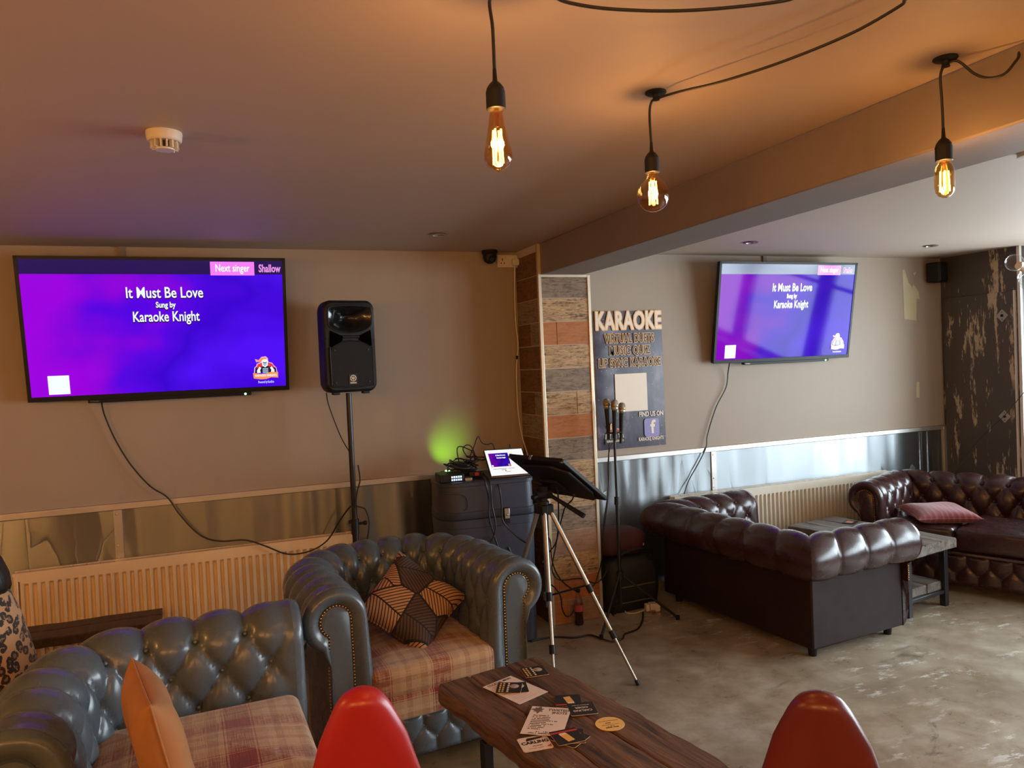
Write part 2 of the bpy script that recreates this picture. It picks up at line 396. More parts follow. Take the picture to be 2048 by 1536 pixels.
def screen(name, k, wash=0.0):
    n = N(name); x, y, z = n.sep(n.coord('Generated'))
    f = n.noise(n.coord('Generated', scale=(1.2, 1, .9)), 2.2, 2, .4)
    t = n.math('ADD', x, n.math('MULTIPLY', n.math('SUBTRACT', f, .5), 1.3))
    col = n.ramp(t, [(.06, (.31, 0.0, .70)), (.24, (.23, 0, .66)), (.40, (.085, 0.0, .72)), (.66, (.042, 0, .60)), (1.0, (.075, .004, .86))])
    n.p(Base_Color=(.004, .004, .005), Roughness=.06, Emission_Color=col, Emission_Strength=k); n.b.inputs['Specular IOR Level'].default_value = .09; return n.m
m_scr = screen('karaoke_screen', 1.0); m_scr2 = screen('karaoke_screen_second', .75)
m_bar = emis('screen_dark_bar', (.010, .002, .085), 1.0); m_pinkbox = emis('screen_pink_box', (.86, .20, .86), 1.0)
m_scrtext = emis('screen_white_text', (.86, .98, 1.0), 1.0); m_scrpink = emis('screen_pink_text', (.86, .30, .86), .9)
m_scrshade = emis('screen_text_shadow', (.02, 0.0, .09), .6)
e_orange = emis('screen_orange', (.95, .30, .09), .95); e_red = emis('screen_red', (.80, .05, .05), .9); e_lilac = emis('screen_lilac_outline', (.90, .45, .80), .9)
e_steel = emis('screen_armour_grey', (.42, .55, .72), .9); e_dark = emis('screen_navy', (.008, .01, .035), .9); e_white = emis('screen_white', (.9, .95, 1.0), .95)
# ================================================================== THE ROOM
struct('floor', MB().box((XL-.1, YF-.1, -.1), (XW+.5, YB+.1, 0)), m_floor, 'worn brown polished concrete floor', smooth=0)
struct('ceiling', MB().box((XL-.1, YF-.1, ZC), (XW+.5, YB+.1, ZC+.1)), m_ceil, 'flat beige painted ceiling', smooth=0)
struct('wall_back', MB().box((XL-.1, YB, 0), (XW+.5, YB+.12, ZC)), m_wall, 'long beige back wall', smooth=0)
struct('wall_left', MB().box((XL-.12, YF, 0), (XL, YB, ZC)), m_wall, 'beige wall on the left', smooth=0)
struct('wall_front', MB().box((XL-.1, YF-.12, 0), (XW+.5, YF, ZC)), m_wall, 'beige wall behind the viewer', smooth=0)
# closet wall: dark worn paint, stands forward of the window wall
struct('wall_closet', MB().box((XR, 4.14, 0), (XR+.10, YB, ZC)).box((XR, 4.125, 0), (XW, 4.14, ZC)), m_closet, 'dark worn painted closet wall on the right', smooth=0)
struct('trim_1', MB().box((XR-.012, 4.118, 0), (XR+.012, 4.142, ZC)), m_whitepaint, 'chipped white edge of the closet wall', smooth=0)
# beam between the two halves of the room
struct('ceiling_beam', MB().box((1.955, YF, 2.267), (2.262, YB, ZC)), m_beam, 'deep painted ceiling beam', bevel=.006, smooth=0)
# window wall with four tall panes (daylight)
wy = [(3.98, 2.78), (2.66, 1.46), (1.34, .14), (.02, -1.18)]; wz = (.72, 2.16)
mb = MB(); mb.box((XW, YF, 0), (XW+.14, 4.13, wz[0])); mb.box((XW, YF, wz[1]), (XW+.14, 4.13, ZC))
for a, b in [(4.13, 3.98), (2.78, 2.66), (1.46, 1.34), (.14, .02), (-1.18, YF)]: mb.box((XW, b, wz[0]), (XW+.14, a, wz[1]))
struct('wall_right', mb, m_wall, 'wall of windows on the right', smooth=0)
struct('trim_2', MB().box((XW-.16, -1.3, .685), (XW+.02, 4.10, .72)), m_whitepaint, 'pale window sill', bevel=.006, smooth=0)
for i, (a, b) in enumerate(wy):
    w = struct('window_%d' % (i+1), MB().box((XW+.03, b, wz[0]), (XW+.09, b+.05, wz[1])).box((XW+.03, a-.05, wz[0]), (XW+.09, a, wz[1])).box((XW+.03, b, wz[0]), (XW+.09, a, wz[0]+.06)).box((XW+.03, b, wz[1]-.06), (XW+.09, a, wz[1])).box((XW+.035, b, 1.76), (XW+.085, a, 1.80)), m_whitepaint, 'white framed window, ' + ['nearest the closet wall', 'second from the closet wall', 'third from the closet wall', 'farthest from the closet wall'][i], bevel=.005, smooth=0)
    MB().box((XW+.055, b+.02, wz[0]+.02), (XW+.061, a-.02, wz[1]-.02)).build('pane', m_pane, w, smooth=0)
    ld = bpy.data.lights.new('daylight_portal', 'AREA'); ld.shape = 'RECTANGLE'; ld.size = wz[1]-wz[0]; ld.size_y = a-b; ld.cycles.is_portal = True
    lo = bpy.data.objects.new('daylight_portal', ld); COL.objects.link(lo); lo.location = (XW+.15, (a+b)/2, sum(wz)/2); lo.rotation_euler = (0, PI/2, 0); lo.parent = w
# pillar: tiles laid in fifteen courses between metal corner trims
PX0, PX1, PY = 1.943, 2.298, 4.453
mb = MB().box((PX0, PY+.006, 0), (PX1, YB, 2.267), 4); mb.box((PX0, PY+.006, 2.267), (1.957, YB, ZC), 4)
rows = [(2, .12), (2, .05), (0, 0), (3, 0), (1, 0), (0, 0), (0, 0), (1, 0), (2, 0), (0, .235), (1, 0), (0, 0), (2, .11), (0, 0), (1, 0), (2, .2)]
side = [2, 1, 2, 3, 1, 2, 0, 2, 1, 1, 2, 2, 1, 1, 2, 2]
hh = 2.267/15
for k, (t, cut) in enumerate(rows):
    z0, z1 = k*hh+.003, min((k+1)*hh, ZC)-.003
    if k < 15:
        if cut: mb.box((PX0+.012, PY, z0), (PX0+cut-.003, PY+.008, z1), t).box((PX0+cut+.003, PY, z0), (PX1-.012, PY+.008, z1), t if k != 0 else 3)
        else: mb.box((PX0+.012, PY, z0), (PX1-.012, PY+.008, z1), t)
    q = 5 if side[k] == 2 else side[k]; c = PY+.06+.27*((k*37) % 10)/10  # terracotta on the side face takes the shade-darkened tile
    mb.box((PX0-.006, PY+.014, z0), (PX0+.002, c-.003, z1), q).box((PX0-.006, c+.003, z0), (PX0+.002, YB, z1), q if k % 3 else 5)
struct('wall_pillar', mb, [t_tan, t_grey, t_terra, t_mauve, m_grout, t_side_shade], 'square pillar clad in wood-look and terracotta tiles', smooth=0)
for i, (x0, x1, zt) in enumerate([(PX0-.009, PX0+.014, ZC), (PX1-.014, PX1+.009, 2.267)]):
    struct('trim_%d' % (3+i), MB().box((x0, PY-.006, 0), (x1, PY+.016, zt)), m_cornertrim, ['left', 'right'][i] + ' metal corner trim of the tiled pillar', bevel=.003, smooth=0)
struct('trim_5', MB().box((PX0, PY-.004, 2.252), (PX1, PY+.01, 2.267)), m_cornertrim, 'pale strip under the beam', smooth=0)
# steel dado: sheets, rail on top, upright cover strips
for i, (x0, x1) in enumerate([(XL, -.575), (-.575, .74), (.74, PX0), (PX1, 3.485), (3.485, 5.60), (5.60, XR)]):
    P = [[(x0+(x1-x0)*u/30, YB-.0105-.0040*math.sin(u*.9+i*2.0)*math.sin(w*.40+i) - .0026*math.sin(u*2.3+w*.3), .05+.935*w/10) for w in range(11)] for u in range(31)]
    mb = MB().grid(P)
    struct('trim_%d' % (6+i), mb, m_steel, 'buckled sheet steel dado panel ' + ['at far left of the back wall', 'under the left television', 'left of the tiled pillar', 'under the karaoke poster', 'above the right radiator', 'in the right corner'][i], smooth=180)
for i, (x0, x1) in enumerate([(XL, PX0), (PX1, XR)]):
    struct('trim_%d' % (12+i), MB().box((x0, YB-.024, .972), (x1, YB, 1.010)), m_trim, 'metal dado rail along the back wall, ' + ['left of the pillar', 'right of the pillar'][i], bevel=.004, smooth=0)
for i, x in enumerate([-.568, 3.485]):
    mb = MB().box((x-.021, YB-.022, .05), (x+.021, YB, .972))
    for z in (.95, .77, .70): mb.sphere((x-.008, YB-.023, z), .005, 8)
    struct('trim_%d' % (14+i), mb, m_trim, 'riveted upright cover strip on the steel dado ' + ['above the left radiator', 'above the right radiator'][i], smooth=30)
struct('trim_16', MB().box((XR-.045, YB-.03, .0), (XR-.002, YB, .99)), m_trim, 'metal strip in the right corner', smooth=0)
# narrow conduit battens running up to the ceiling above each screen
struct('trim_17', MB().box((-.49, YB-.016, 2.35), (-.455, YB, ZC)), m_beam, 'short cable duct above the left screen', smooth=0)
struct('trim_18', MB().box((4.02, YB-.016, 2.35), (4.05, YB, ZC)), m_beam, 'short cable duct above the right screen', smooth=0)
# patch of torn tape left on the wall
poly = [(5.492,2.365),(5.52,2.365),(5.545,2.30),(5.56,2.255),(5.585,2.235),(5.60,2.21),(5.61,2.24),(5.64,2.22),(5.675,2.175),(5.685,2.11),(5.65,2.12),(5.638,1.93),(5.50,1.945)]
m_tape = simple('old_tape', (.50, .44, .27), .6, var=.08)
MT = Matrix(((1,0,0,0),(0,0,1,YB-.001),(0,1,0,0),(0,0,0,1)))
t = thing('torn_tape', 'yellowed torn tape remnants on the wall beside the small speaker', 'tape', (0, 0, 0))
for pl_ in (poly, [(5.615,2.34),(5.655,2.35),(5.63,2.31)], [(5.62,1.40),(5.65,1.40),(5.648,1.26),(5.61,1.27)]): MB().prism(pl_, -.0015, 0, M=MT).build('tape_scrap', m_tape, t, smooth=0)
# closet door: slightly proud leaf with frame groove, two diamond escutcheons
d = struct('door_1', MB().box((XR-.018, 4.175, .02), (XR, 4.80, 2.115)), m_closet, 'dark worn closet door with two diamond plates', bevel=.004, smooth=0)
MB().box((XR-.021, 4.162, 0), (XR, 4.172, 2.12)).build('edge_strip', m_whitepaint, d, smooth=0)
for z in (1.925, 1.108):
    mb = MB(); mb.prism([(0, .052), (.052, 0), (0, -.052), (-.052, 0)], 0, .004, M=Matrix(((0,0,-1,XR-.018),(1,0,0,4.265),(0,1,0,z),(0,0,0,1))))
    e = mb.build('diamond_plate', m_alu, d, smooth=0)
    mk = MB(); mk.cyl((XR-.028, 4.265, z), (XR-.018, 4.265, z), .011, n=12)
    for dz in (.03, -.03): mk.cyl((XR-.0235, 4.265, z+dz), (XR-.018, 4.265, z+dz), .004, n=8)
    mk.build('keyhole', m_black, e)
# ------------------------------------------------------------------ radiators
def radiator(name, x0, x1, zt, mat, label):
    t = thing(name, label, 'radiator', ((x0+x1)/2, YB-.06, 0)); w = (x1-x0)/2; y = -.055; pitch = .0405
    n = int(round(2*w/pitch)); P = []
    for k in range(n):
        for fx, dy in ((.0, 0), (.34, 0), (.50, .017), (.84, .017), (1.0, 0)):
            if fx == 1.0 and k < n-1: continue
            x = -w+.02+(2*w-.04)*(k+fx)/n
            P.append([(x, y+.004, .125), (x, y, .125), (x, y, .14), (x, y+dy, .15), (x, y+dy, zt-.075), (x, y, zt-.06), (x, y, zt-.03), (x, y+.004, zt-.03)])
    mb = MB().grid(P)
    mb.box((-w, y+.002, .12), (w, y+.016, .135)).box((-w, y-.001, zt-.045), (w, y+.012, zt-.012)).box((-w, y+.018, .12), (w, .0, .16)).box((-w+.01, y+.02, .16), (w-.01, y+.035, zt-.03))
    mb.build('panel', mat, t, smooth=28)
    for s in (-1, 1): MB().box((s*w-.012, y-.002, .12), (s*w+.012, .015, zt-.004)).build('side_cover', mat, t, bevel=.006, smooth=0)
    mb = MB().box((-w-.012, y-.004, zt-.016), (w+.012, y+.012, zt)).box((-w-.012, .0, zt-.016), (w+.012, .016, zt))
    k = 0; x = -w
    while x < w:
        mb.box((x, y+.01, zt-.012), (x+.058, .002, zt-.002)); x += .068
    mb.build('top_grille', mat, t, smooth=0)
    for sx in (-.7, .7): MB().box((sx*w-.02, .012, .18), (sx*w+.02, .046, zt-.1)).build('bracket', mat, t, smooth=0)
    for s in (-1, 1): MB().cyl((s*(w-.05), -.02, 0), (s*(w-.05), -.02, .13), .0075, n=10).build('pipe', m_alu, t)
    return t
radiator('radiator', -1.06, .745, .700, m_rad, 'cream ribbed radiator under the larger screen on the left')
radiator('radiator', 3.075, 5.165, .682, m_rad2, 'cream ribbed radiator behind the burgundy sofas')
# ------------------------------------------------------------------ things on the walls
MW = Matrix(((1,0,0,0),(0,0,1,0),(0,1,0,0),(0,0,0,1)))     # drawing plane x,z facing -y
def flat(poly, y0, y1=None):
    return MB().prism(poly, y0 if y1 is None else y1, y0, M=MW)
def emblem(parent, cx, cz, y, s, lit=True):
    """business crest: helmeted bust with plume over a lettered ribbon; s = height"""
    mm = dict(o=e_orange, r=e_red, l=e_lilac, g=e_steel, d=e_dark, w=e_white) if lit else dict(o=MATS['gold_print'], r=MATS['red_print'], l=MATS['cream_print'], g=MATS['poster_grey'], d=MATS['black_print'], w=MATS['cream_print'])
    root = flat([(cx+s*a, cz+s*b) for a, b in [(-.46,-.16),(-.44,.06),(-.36,.14),(-.34,.22),(-.17,.29),(-.36,.29),(-.40,.42),(-.26,.37),(-.15,.50),(.02,.52),(.10,.44),(.12,.28),(.26,.24),(.34,.12),(.42,.04),(.46,-.16)]], y).build('crest', mm['l'], parent, smooth=0)
    def pl(pts, k, dy): flat([(cx+s*a, cz+s*b) for a, b in pts], y-dy*.0006).build('crest_detail', mm[k], root, smooth=0)
    pl([(-.42,-.16),(-.40,.05),(-.30,.14),(-.30,.20),(-.10,.26),(.10,.26),(.24,.21),(.32,.09),(.40,.02),(.42,-.16)], 'd', 1)
    pl([(-.36,.02),(-.30,.20),(-.10,.27),(-.10,.10),(-.26,.08)], 'r', 2); pl([(.36,.02),(.28,.18),(.10,.27),(.10,.10),(.26,.08)], 'r', 2)
    pl([(-.35,.32),(-.38,.40),(-.27,.34),(-.16,.46),(0,.48),(.06,.40),(-.08,.40),(-.16,.32),(-.25,.28)], 'o', 2)
    pl([(-.13,.14),(-.14,.34),(-.08,.40),(.04,.40),(.10,.34),(.09,.14),(-.02,.06)], 'w', 3)
    pl([(-.09,.18),(-.10,.28),(-.03,.26),(.05,.28),(.04,.18),(-.03,.10)], 'g', 4); pl([(-.10,.27),(-.03,.24),(.06,.27),(.06,.29),(-.03,.27),(-.10,.30)], 'd', 5)
    for sg in (-1, 1):
        pl([(sg*.34,-.16),(sg*.34,-.05),(sg*.24,.10),(sg*.17,.05),(sg*.22,-.05),(sg*.20,-.16)], 'w', 3)
    for k in range(4): pl([(-.13,.03-k*.055),(.11,.03-k*.055),(.09,-.005-k*.055),(-.11,-.005-k*.055)], 'g', 3)
    pl([(-.50,-.15),(-.20,-.20),(0,-.19),(.20,-.13),(.48,-.15),(.48,-.38),(.20,-.36),(.02,-.42),(-.20,-.43),(-.48,-.38)], 'o' if lit else 'd', 6)
    text('crest_lettering', 'KARAOKE KNIGHTS', s*.125, mm['w'], root, (cx, y-.006, cz-s*.27), offset=s*.004, fit=s*.84)
    return root
def tv(name, label, cx, cy, cz, tilt, w, scr, k, shallow_cut):
    h = w*.577
    t = thing(name, label, 'television', (cx, cy, cz), rot=(tilt, 0, 0))
    MB().prism(rrect(w, h, .008), .0, .028, M=MW).build('casing', m_blackgloss, t, smooth=0)
    MB().prism(rrect(w*.62, h*.55, .03, cy=-h*.08), .028, .075, M=MW).build('rear_housing', m_black, t, smooth=0)
    sw, sh = w*.972, h*.945
    s = MB().box((-sw/2, -.002, -sh/2+.004), (sw/2, .002, sh/2+.004)).build('screen', scr, t, smooth=0)
    for a, b in (((-w/2, -.006, -h/2), (-sw/2, .0, h/2)), ((sw/2, -.006, -h/2), (w/2, 0, h/2)), ((-w/2, -.006, sh/2+.004), (w/2, 0, h/2)), ((-w/2, -.008, -h/2), (w/2, 0, -sh/2+.004))):
        MB().box(a, b).build('bezel', m_black, t, smooth=0)
    mb = MB().box((-w*.29, -.012, -h/2-.020), (w*.34, .02, -h/2)); b = mb.build('speaker_bar', m_black, t, bevel=.003, smooth=0)
    MB().sphere((w*.315, -.013, -h/2-.011), .0065, 10).build('power_light', m_green, b)
    text('maker_name', 'TOSHIBA', .011, m_alu, b, (-w*.265, -.0135, -h/2-.010), extrude=.0002)
    # what the screen shows
    U = lambda u: -sw/2+u*sw
    V = lambda v: sh/2+.004-v*sh
    MB().box((U(0), -.0026, V(.105)), (U(1), -.002, V(0))).build('screen_banner', m_bar, s, smooth=0)
    bx = MB().box((U(.705), -.0034, V(.112)), (U(.884), -.002, V(.008))).build('screen_button', m_pinkbox, s, smooth=0)
    text('button_lettering', 'Next singer', h*.075, m_scrtext, bx, (U(.7945), -.0038, V(.058)), offset=h*.0012, fit=sw*.139)
    text('song_lettering', shallow_cut, h*.078, m_scrpink, s, (U(.902), -.0034, V(.060)), offset=h*.0022, align='LEFT', fit=sw*(.092 if len(shallow_cut) > 6 else .072))
    for nm, st, v, sz, sx in (('title', 'It Must Be Love', .245, .108, .297), ('byline', 'Sung by', .335, .056, .077), ('singer', 'Karaoke Knight', .425, .102, .258)):
        text(nm+'_shadow', st, h*sz, m_scrshade, s, (U(.522), -.0030, V(v+.006)), offset=h*.0042, fit=sw*sx*1.012)
        text(nm+'_lettering', st, h*sz, m_scrtext, s, (U(.522), -.0040, V(v)), offset=h*.0015, fit=sw*sx)
    MB().box((U(.063), -.0032, V(.985)), (U(.140), -.002, V(.845))).build('blank_card', m_scrtext, s, smooth=0)
    e = emblem(s, U(.915), V(.855), -.0032, h*.185)
    text('crest_caption', 'Powered by KaraFun', h*.026, m_scrtext, e, (U(.915), -.0040, V(.962)), fit=sw*.067)
    # wall bracket
    Ti = (Matrix.Translation((cx, cy, cz)) @ Matrix.Rotation(tilt, 4, 'X')).inverted()
    MB().box((cx-.22, YB-.014, cz-.14), (cx+.22, YB-.001, cz+.14), M=Ti).box((cx-.12, cy+.06, cz-.03), (cx-.08, YB-.01, cz+.05), M=Ti).box((cx+.08, cy+.06, cz-.03), (cx+.12, YB-.01, cz+.05), M=Ti).build('wall_bracket', m_blackmetal, t, smooth=0)
    return t
tv('television', 'large wall television on the left wall with purple karaoke screen', -.281, 4.682, 1.994, .194, 1.36, m_scr, 1, 'Shallow')
tv('television', 'right-hand wall television above the radiator with window glare on its screen', 4.135, 4.698, 2.017, .169, 1.32, m_scr2, 1, 'Shallo')
single('power_cable', MB().tube([(-0.610, 4.760, 1.602), (-0.610, 4.780, 1.560), (-0.597, 4.790, 1.494), (-0.553, 4.790, 1.366), (-0.484, 4.790, 1.224), (-0.393, 4.790, 1.095), (-0.304, 4.770, 1.023), (-0.242, 4.750, 0.918), (-0.141, 4.730, 0.793), (-0.035, 4.710, 0.749), (0.101, 4.690, 0.742), (0.210, 4.680, 0.695), (0.333, 4.660, 0.635), (0.461, 4.640, 0.641), (0.564, 4.620, 0.698), (0.638, 4.580, 0.817), (0.693, 4.530, 0.898), (0.715, 4.500, 0.906)], .0045), m_cable, 'long black cable drooping from the left television to the speaker pole', 'cable')
single('power_cable', MB().tube([(3.617, 4.750, 1.641), (3.638, 4.800, 1.569), (3.622, 4.810, 1.454), (3.524, 4.810, 1.307), (3.437, 4.810, 1.103), (3.413, 4.800, 1.011), (3.331, 4.800, 0.885), (3.251, 4.800, 0.779), (3.184, 4.780, 0.669), (3.165, 4.790, 0.602)], .0042), m_cable, 'thin black cable hanging from the right television to the radiator', 'cable')
# poster
n = N('galaxy_poster'); c = n.coord(); f = n.noise(n.coord(scale=(5, 1, 3)), 1.4, 6, .6, .6)
col = n.ramp(f, [(.32, (.022, .016, .034)), (.55, (.058, .043, .072)), (.72, (.17, .135, .175))])
vo = n.add('ShaderNodeTexVoronoi', i_Scale=34.0); n.l.new(c, vo.inputs['Vector'])
n.p(Base_Color=n.mix(n.math('LESS_THAN', vo.outputs['Distance'], .085), col, (.62, .55, .55)), Roughness=.28); m_poster = n.m
simple('poster_grey', (.35, .34, .36), .4); m_pgold = simple('poster_orange_outline', (.80, .42, .13), .4); m_pcream = simple('poster_cream', (.80, .68, .55), .4); m_pdark = simple('poster_dark_letters', (.030, .024, .02), .4); m_plil = simple('poster_app_tile', (.23, .20, .45), .35)
px0, px1, pz0, pz1 = 2.515, 3.078, 1.058, 2.052
t = thing('poster', 'dark karaoke poster on the wall beside the tiled pillar', 'poster', ((px0+px1)/2, YB-.004, (pz0+pz1)/2))
w, h = px1-px0, pz1-pz0
P = [[(-w/2+w*i/16, -.0015-.006*math.exp(-((i-1.5)/2.2)**2)*math.sin(j*.75)**2*(1 if j > 8 else .6), -h/2+h*j/26) for j in range(27)] for i in range(17)]
MB().grid(P).build('sheet', m_poster, t, smooth=180)
yy = -.0092
def ptxt(nm, s, x, z, size, a, b, off, offs, fw):
    o = text(nm, s, size, b, t, (x, yy-.0008, z), offset=offs, fit=fw-2*off, spacing=1.10)
    sx_ = o.scale[0]; v = [tuple(q.co) for q in o.data.vertices]; f = [tuple(q.vertices) for q in o.data.polygons]
    mb = MB()
    for k in range(14): mb.add([(q[0]+off*math.cos(2*PI*k/14)/sx_, q[1]+off*math.sin(2*PI*k/14), q[2]*.3+k*.00003) for q in v], f)
    me = bpy.data.meshes.new(nm+'_outline'); me.from_pydata(mb.v, [], mb.f); me.materials.append(a)
    q = bpy.data.objects.new(nm+'_outline', me); COL.objects.link(q); q.parent = t; q.location = (x, yy, z); q.rotation_euler = (PI/2, 0, 0); q.scale = (sx_, 1, 1)
ptxt('headline_lettering', 'KARAOKE', .0, h*.425, .178, m_pgold, m_pcream, .0070, .0040, w*.985)
for st, z, x, sz in (('VIRTUAL DUETS', .300, .005, .086), ('MUSIC QUIZ', .212, .002, .084), ('LIP SYNC KARAOKE', .124, .0, .082)):
    ptxt('offer_lettering', st, w*x, h*z, sz, m_pgold, m_pdark, .0042, .0022, w*{'VIRTUAL DUETS': .74, 'MUSIC QUIZ': .61, 'LIP SYNC KARAOKE': .93}[st])
MB().box((-w*.235, yy, -h*.232), (w*.235, yy+.0006, h*.044)).build('blank_card', m_pcream, t, smooth=0)
text('find_us_lettering', 'FIND US ON', .050, m_pcream, t, (w*.285, yy, -h*.262), offset=.0012, fit=w*.36)
q = MB().prism(rrect(w*.225, w*.24, .022, cx=w*.285, cy=-h*.362), -yy*0+.0, .0006, M=Matrix.Translation((0, yy, 0)) @ MW).build('app_tile', m_plil, t, smooth=0)
text('app_letter', 'f', .135, m_pcream, q, (w*.295, yy-.001, -h*.362), offset=.004)
text('page_lettering', 'KARAOKE KNIGHTS', .036, m_pcream, t, (w*.27, yy, -h*.445), offset=.0008, fit=w*.375)
emblem(t, -w*.27, -h*.395, yy, .165, False)
# socket with plug and its white lead
t = thing('wall_socket', 'white double socket high in the corner by the pillar', 'socket', (1.868, YB, 2.402))
MB().box((-.073, -.034, -.043), (.073, 0, .043)).build('faceplate', m_white, t, bevel=.004, smooth=0)
k = MB()
for x, z in ((-.052, -.0), (-.030, .006), (-.056, -.0), (-.030, .0)): pass
for x, z, hgt in ((-.038, .010, .008), (-.048, -.014, .004), (-.026, -.014, .004)): k.box((x-.003, -.0352, z-hgt), (x+.003, -.034, z+hgt))
k.build('pin_holes', m_black, t, smooth=0)
for x in (-.012, .012): MB().box((x-.008, -.038, .012), (x+.008, -.034, .034)).build('switch', m_white, t, bevel=.002, smooth=0)
t = thing('plug', 'white plug in the high corner socket with its long lead', 'plug', (1.915, YB-.035, 2.392))
MB().prism(rrect(.046, .046, .012), 0, .035, M=MW @ Matrix.Translation((0, 0, -.035))).build('plug_body', m_white, t, bevel=.004, smooth=0)
w0 = Vector((1.915, YB-.035, 2.392))
MB().tube([Vector(q)-w0 for q in [(1.913, YB-.05, 2.375), (1.913, 4.800, 2.275), (1.908, 4.800, 2.003), (1.918, 4.800, 1.832), (1.899, 4.800, 1.662), (1.894, 4.790, 1.390), (1.887, 4.720, 1.218), (1.875, 4.600, 1.095), (1.858, 4.550, 1.010)]], .0042).build('lead', m_white, t)
MB().tube([Vector(q)-w0 for q in [(1.905, 4.795, 1.758), (1.903, 4.790, 1.737)]], .008, sm=0).build('cable_clip', m_black, t)
# small wall speaker
t = thing('wall_speaker', 'small black speaker high in the right corner', 'speaker', (5.82, YB-.06, 2.335), rz=.25)
MB().box((-.075, -.06, -.085), (.075, .05, .085)).build('cabinet', m_black, t, bevel=.012, smooth=0)
MB().box((-.062, -.065, -.07), (.062, -.058, .07)).build('grille', m_blackmetal, t, bevel=.004, smooth=0)
# dome camera
t = thing('dome_camera', 'small black dome security camera in the ceiling corner', 'camera', (1.727, YB-.07, ZC))
MB().lathe([(0, 0), (.052, 0), (.054, -.018), (.046, -.026), (0, -.026)], 28).build('base', m_black, t)
MB().lathe([(.044, -.024), (.047, -.045), (.038, -.072), (.018, -.086), (0, -.089)], 28).build('dome', m_black, t)
MB().cyl((-.004, -.034, -.055), (-.006, -.052, -.066), .017, .015).build('lens', m_blackgloss, t)
# smoke detector
t = thing('smoke_detector', 'round white smoke detector on the ceiling above the left television', 'smoke detector', (-.118, 2.585, ZC))
MB().lathe([(0, 0), (.052, 0), (.053, -.006), (.050, -.026), (.046, -.030), (.030, -.030), (0, -.030)], 36).build('body', m_white, t)
MB().lathe([(.024, -.029), (.024, -.05), (0, -.05)], 24).build('chamber', m_black, t)
mb = MB()
for k in range(14):
    a = 2*PI*k/14; r = Matrix.Rotation(a, 4, 'Z'); mb.box((.022, -.0022, -.052), (.041, .0022, -.029), M=r)
mb.build('fins', m_white, t, smooth=0)
MB().lathe([(0, -.050), (.029, -.050), (.027, -.055), (0, -.057)], 28).build('cap', m_white, t)
# recessed downlights
def downlight(x, y, lab, first=[None]):
    if first[0] is None:
        t = thing('downlight', lab, 'ceiling light', (x, y, ZC)); first[0] = t
        MB().lathe([(.034, .0), (.044, .0), (.050, -.003), (.052, -.006), (.044, -.008), (.036, -.006), (.034, .0)], 32).build('ring', m_alu, t)
        MB().lathe([(0, -.002), (.034, -.002), (.036, -.005)], 28).build('lamp_face', m_chrome, t)
        return t
    t = dup(first[0]); t.location = (x, y, ZC); t['label'] = lab; return t
for x, y, lab in ((1.216, 4.2, 'unlit downlight in the ceiling above the loudspeaker'), (3.436, 4.23, 'unlit downlight in front of the right-hand television, the one nearer the beam'), (5.09, 4.21, 'unlit downlight in the ceiling nearest the closet door')):
    downlight(x, y, lab)
# ------------------------------------------------------------------ filament pendants
def cap_profile(): return [(0, .075), (.004, .075), (.0055, .050), (.0075, .047), (.0125, .043), (.0185, .034), (.0200, .029), (.0200, .026), (.0212, .0255), (.0215, -.012), (.019, -.0135), (0, -.010)]
def pendant(lab, x, y, ztop, zholder, kind, cord, light=None, sc=1.0):
    """ztop: ceiling hook height; zholder: z of the holder mouth"""
    t = thing('pendant_light', lab, 'pendant light', (x, y, 0), group=None)
    MB().lathe([(r*sc, zholder+z*sc+.012*sc) for r, z in cap_profile()], 28).build('lamp_holder', m_black, t)
    prof = {'st64': [(.0125, .006), (.0150, -.008), (.0175, -.025), (.0215, -.050), (.0270, -.076), (.0310, -.096), (.0305, -.110), (.0245, -.122), (.0120, -.130), (.004, -.134), (0, -.136)],
            'globe': [(.0125, .004), (.0150, -.006), (.0170, -.015), (.0245, -.023), (.0350, -.033), (.0430, -.047), (.0465, -.063), (.0450, -.079), (.0380, -.095), (.0250, -.107), (.0110, -.112), (0, -.113)],
            'tube': [(.0125, .004), (.0145, -.006), (.0205, -.014), (.0245, -.026), (.0252, -.050), (.0250, -.070), (.0225, -.084), (.0150, -.094), (.006, -.098), (0, -.099)]}[kind]
    MB().lathe([(r*sc, zholder+z*sc) for r, z in prof], 36).build('bulb', m_amber, t, smooth=180)
    Lb = {'st64': (-.044, -.118), 'globe': (-.026, -.092), 'tube': (-.028, -.082)}[kind]
    f = MB(); rr = .0115*sc
    for k in range(4):
        a = PI/4+k*PI/2; f.cyl((rr*math.cos(a)*.8, rr*math.sin(a)*.8, zholder+Lb[0]*sc), (rr*math.cos(a), rr*math.sin(a), zholder+Lb[1]*sc), .0021*sc, n=8)
    fl = f.build('filament', m_fil, t)
    s = MB().cyl((0, 0, zholder), (0, 0, zholder+(Lb[0]+.006)*sc), .0062*sc, .0035*sc, n=12)
    s.cyl((0, 0, zholder+(Lb[0]+.006)*sc), (0, 0, zholder+Lb[1]*sc), .0012*sc, n=6); s.build('stem', m_amber, t)
    MB().tube([Vector(p)-Vector((x, y, 0)) for p in cord], .0036).build('cord', m_cable, t)
    if ztop: 
        hx, hy = ztop[0]-x, ztop[1]-y
        MB().lathe([(0, 0), (.030, 0), (.031, -.004), (.027, -.007), (.010, -.009), (.009, -.019), (.011, -.024), (0, -.026)], 24, c=(hx, hy, ZC)).build('ceiling_hook', m_black, t)
    if True:
        ld = bpy.data.lights.new('bulb_glow', 'POINT'); ld.energy = light or BULB; ld.color = (1.0, .66, .36); ld.shadow_soft_size = .016
        lo = bpy.data.objects.new('bulb_glow', ld); COL.objects.link(lo); lo.parent = t; lo.location = (0, 0, zholder-.07*sc)
    return t
rose = (1.45, .60, ZC-.02)
b1 = (.552, 1.445)
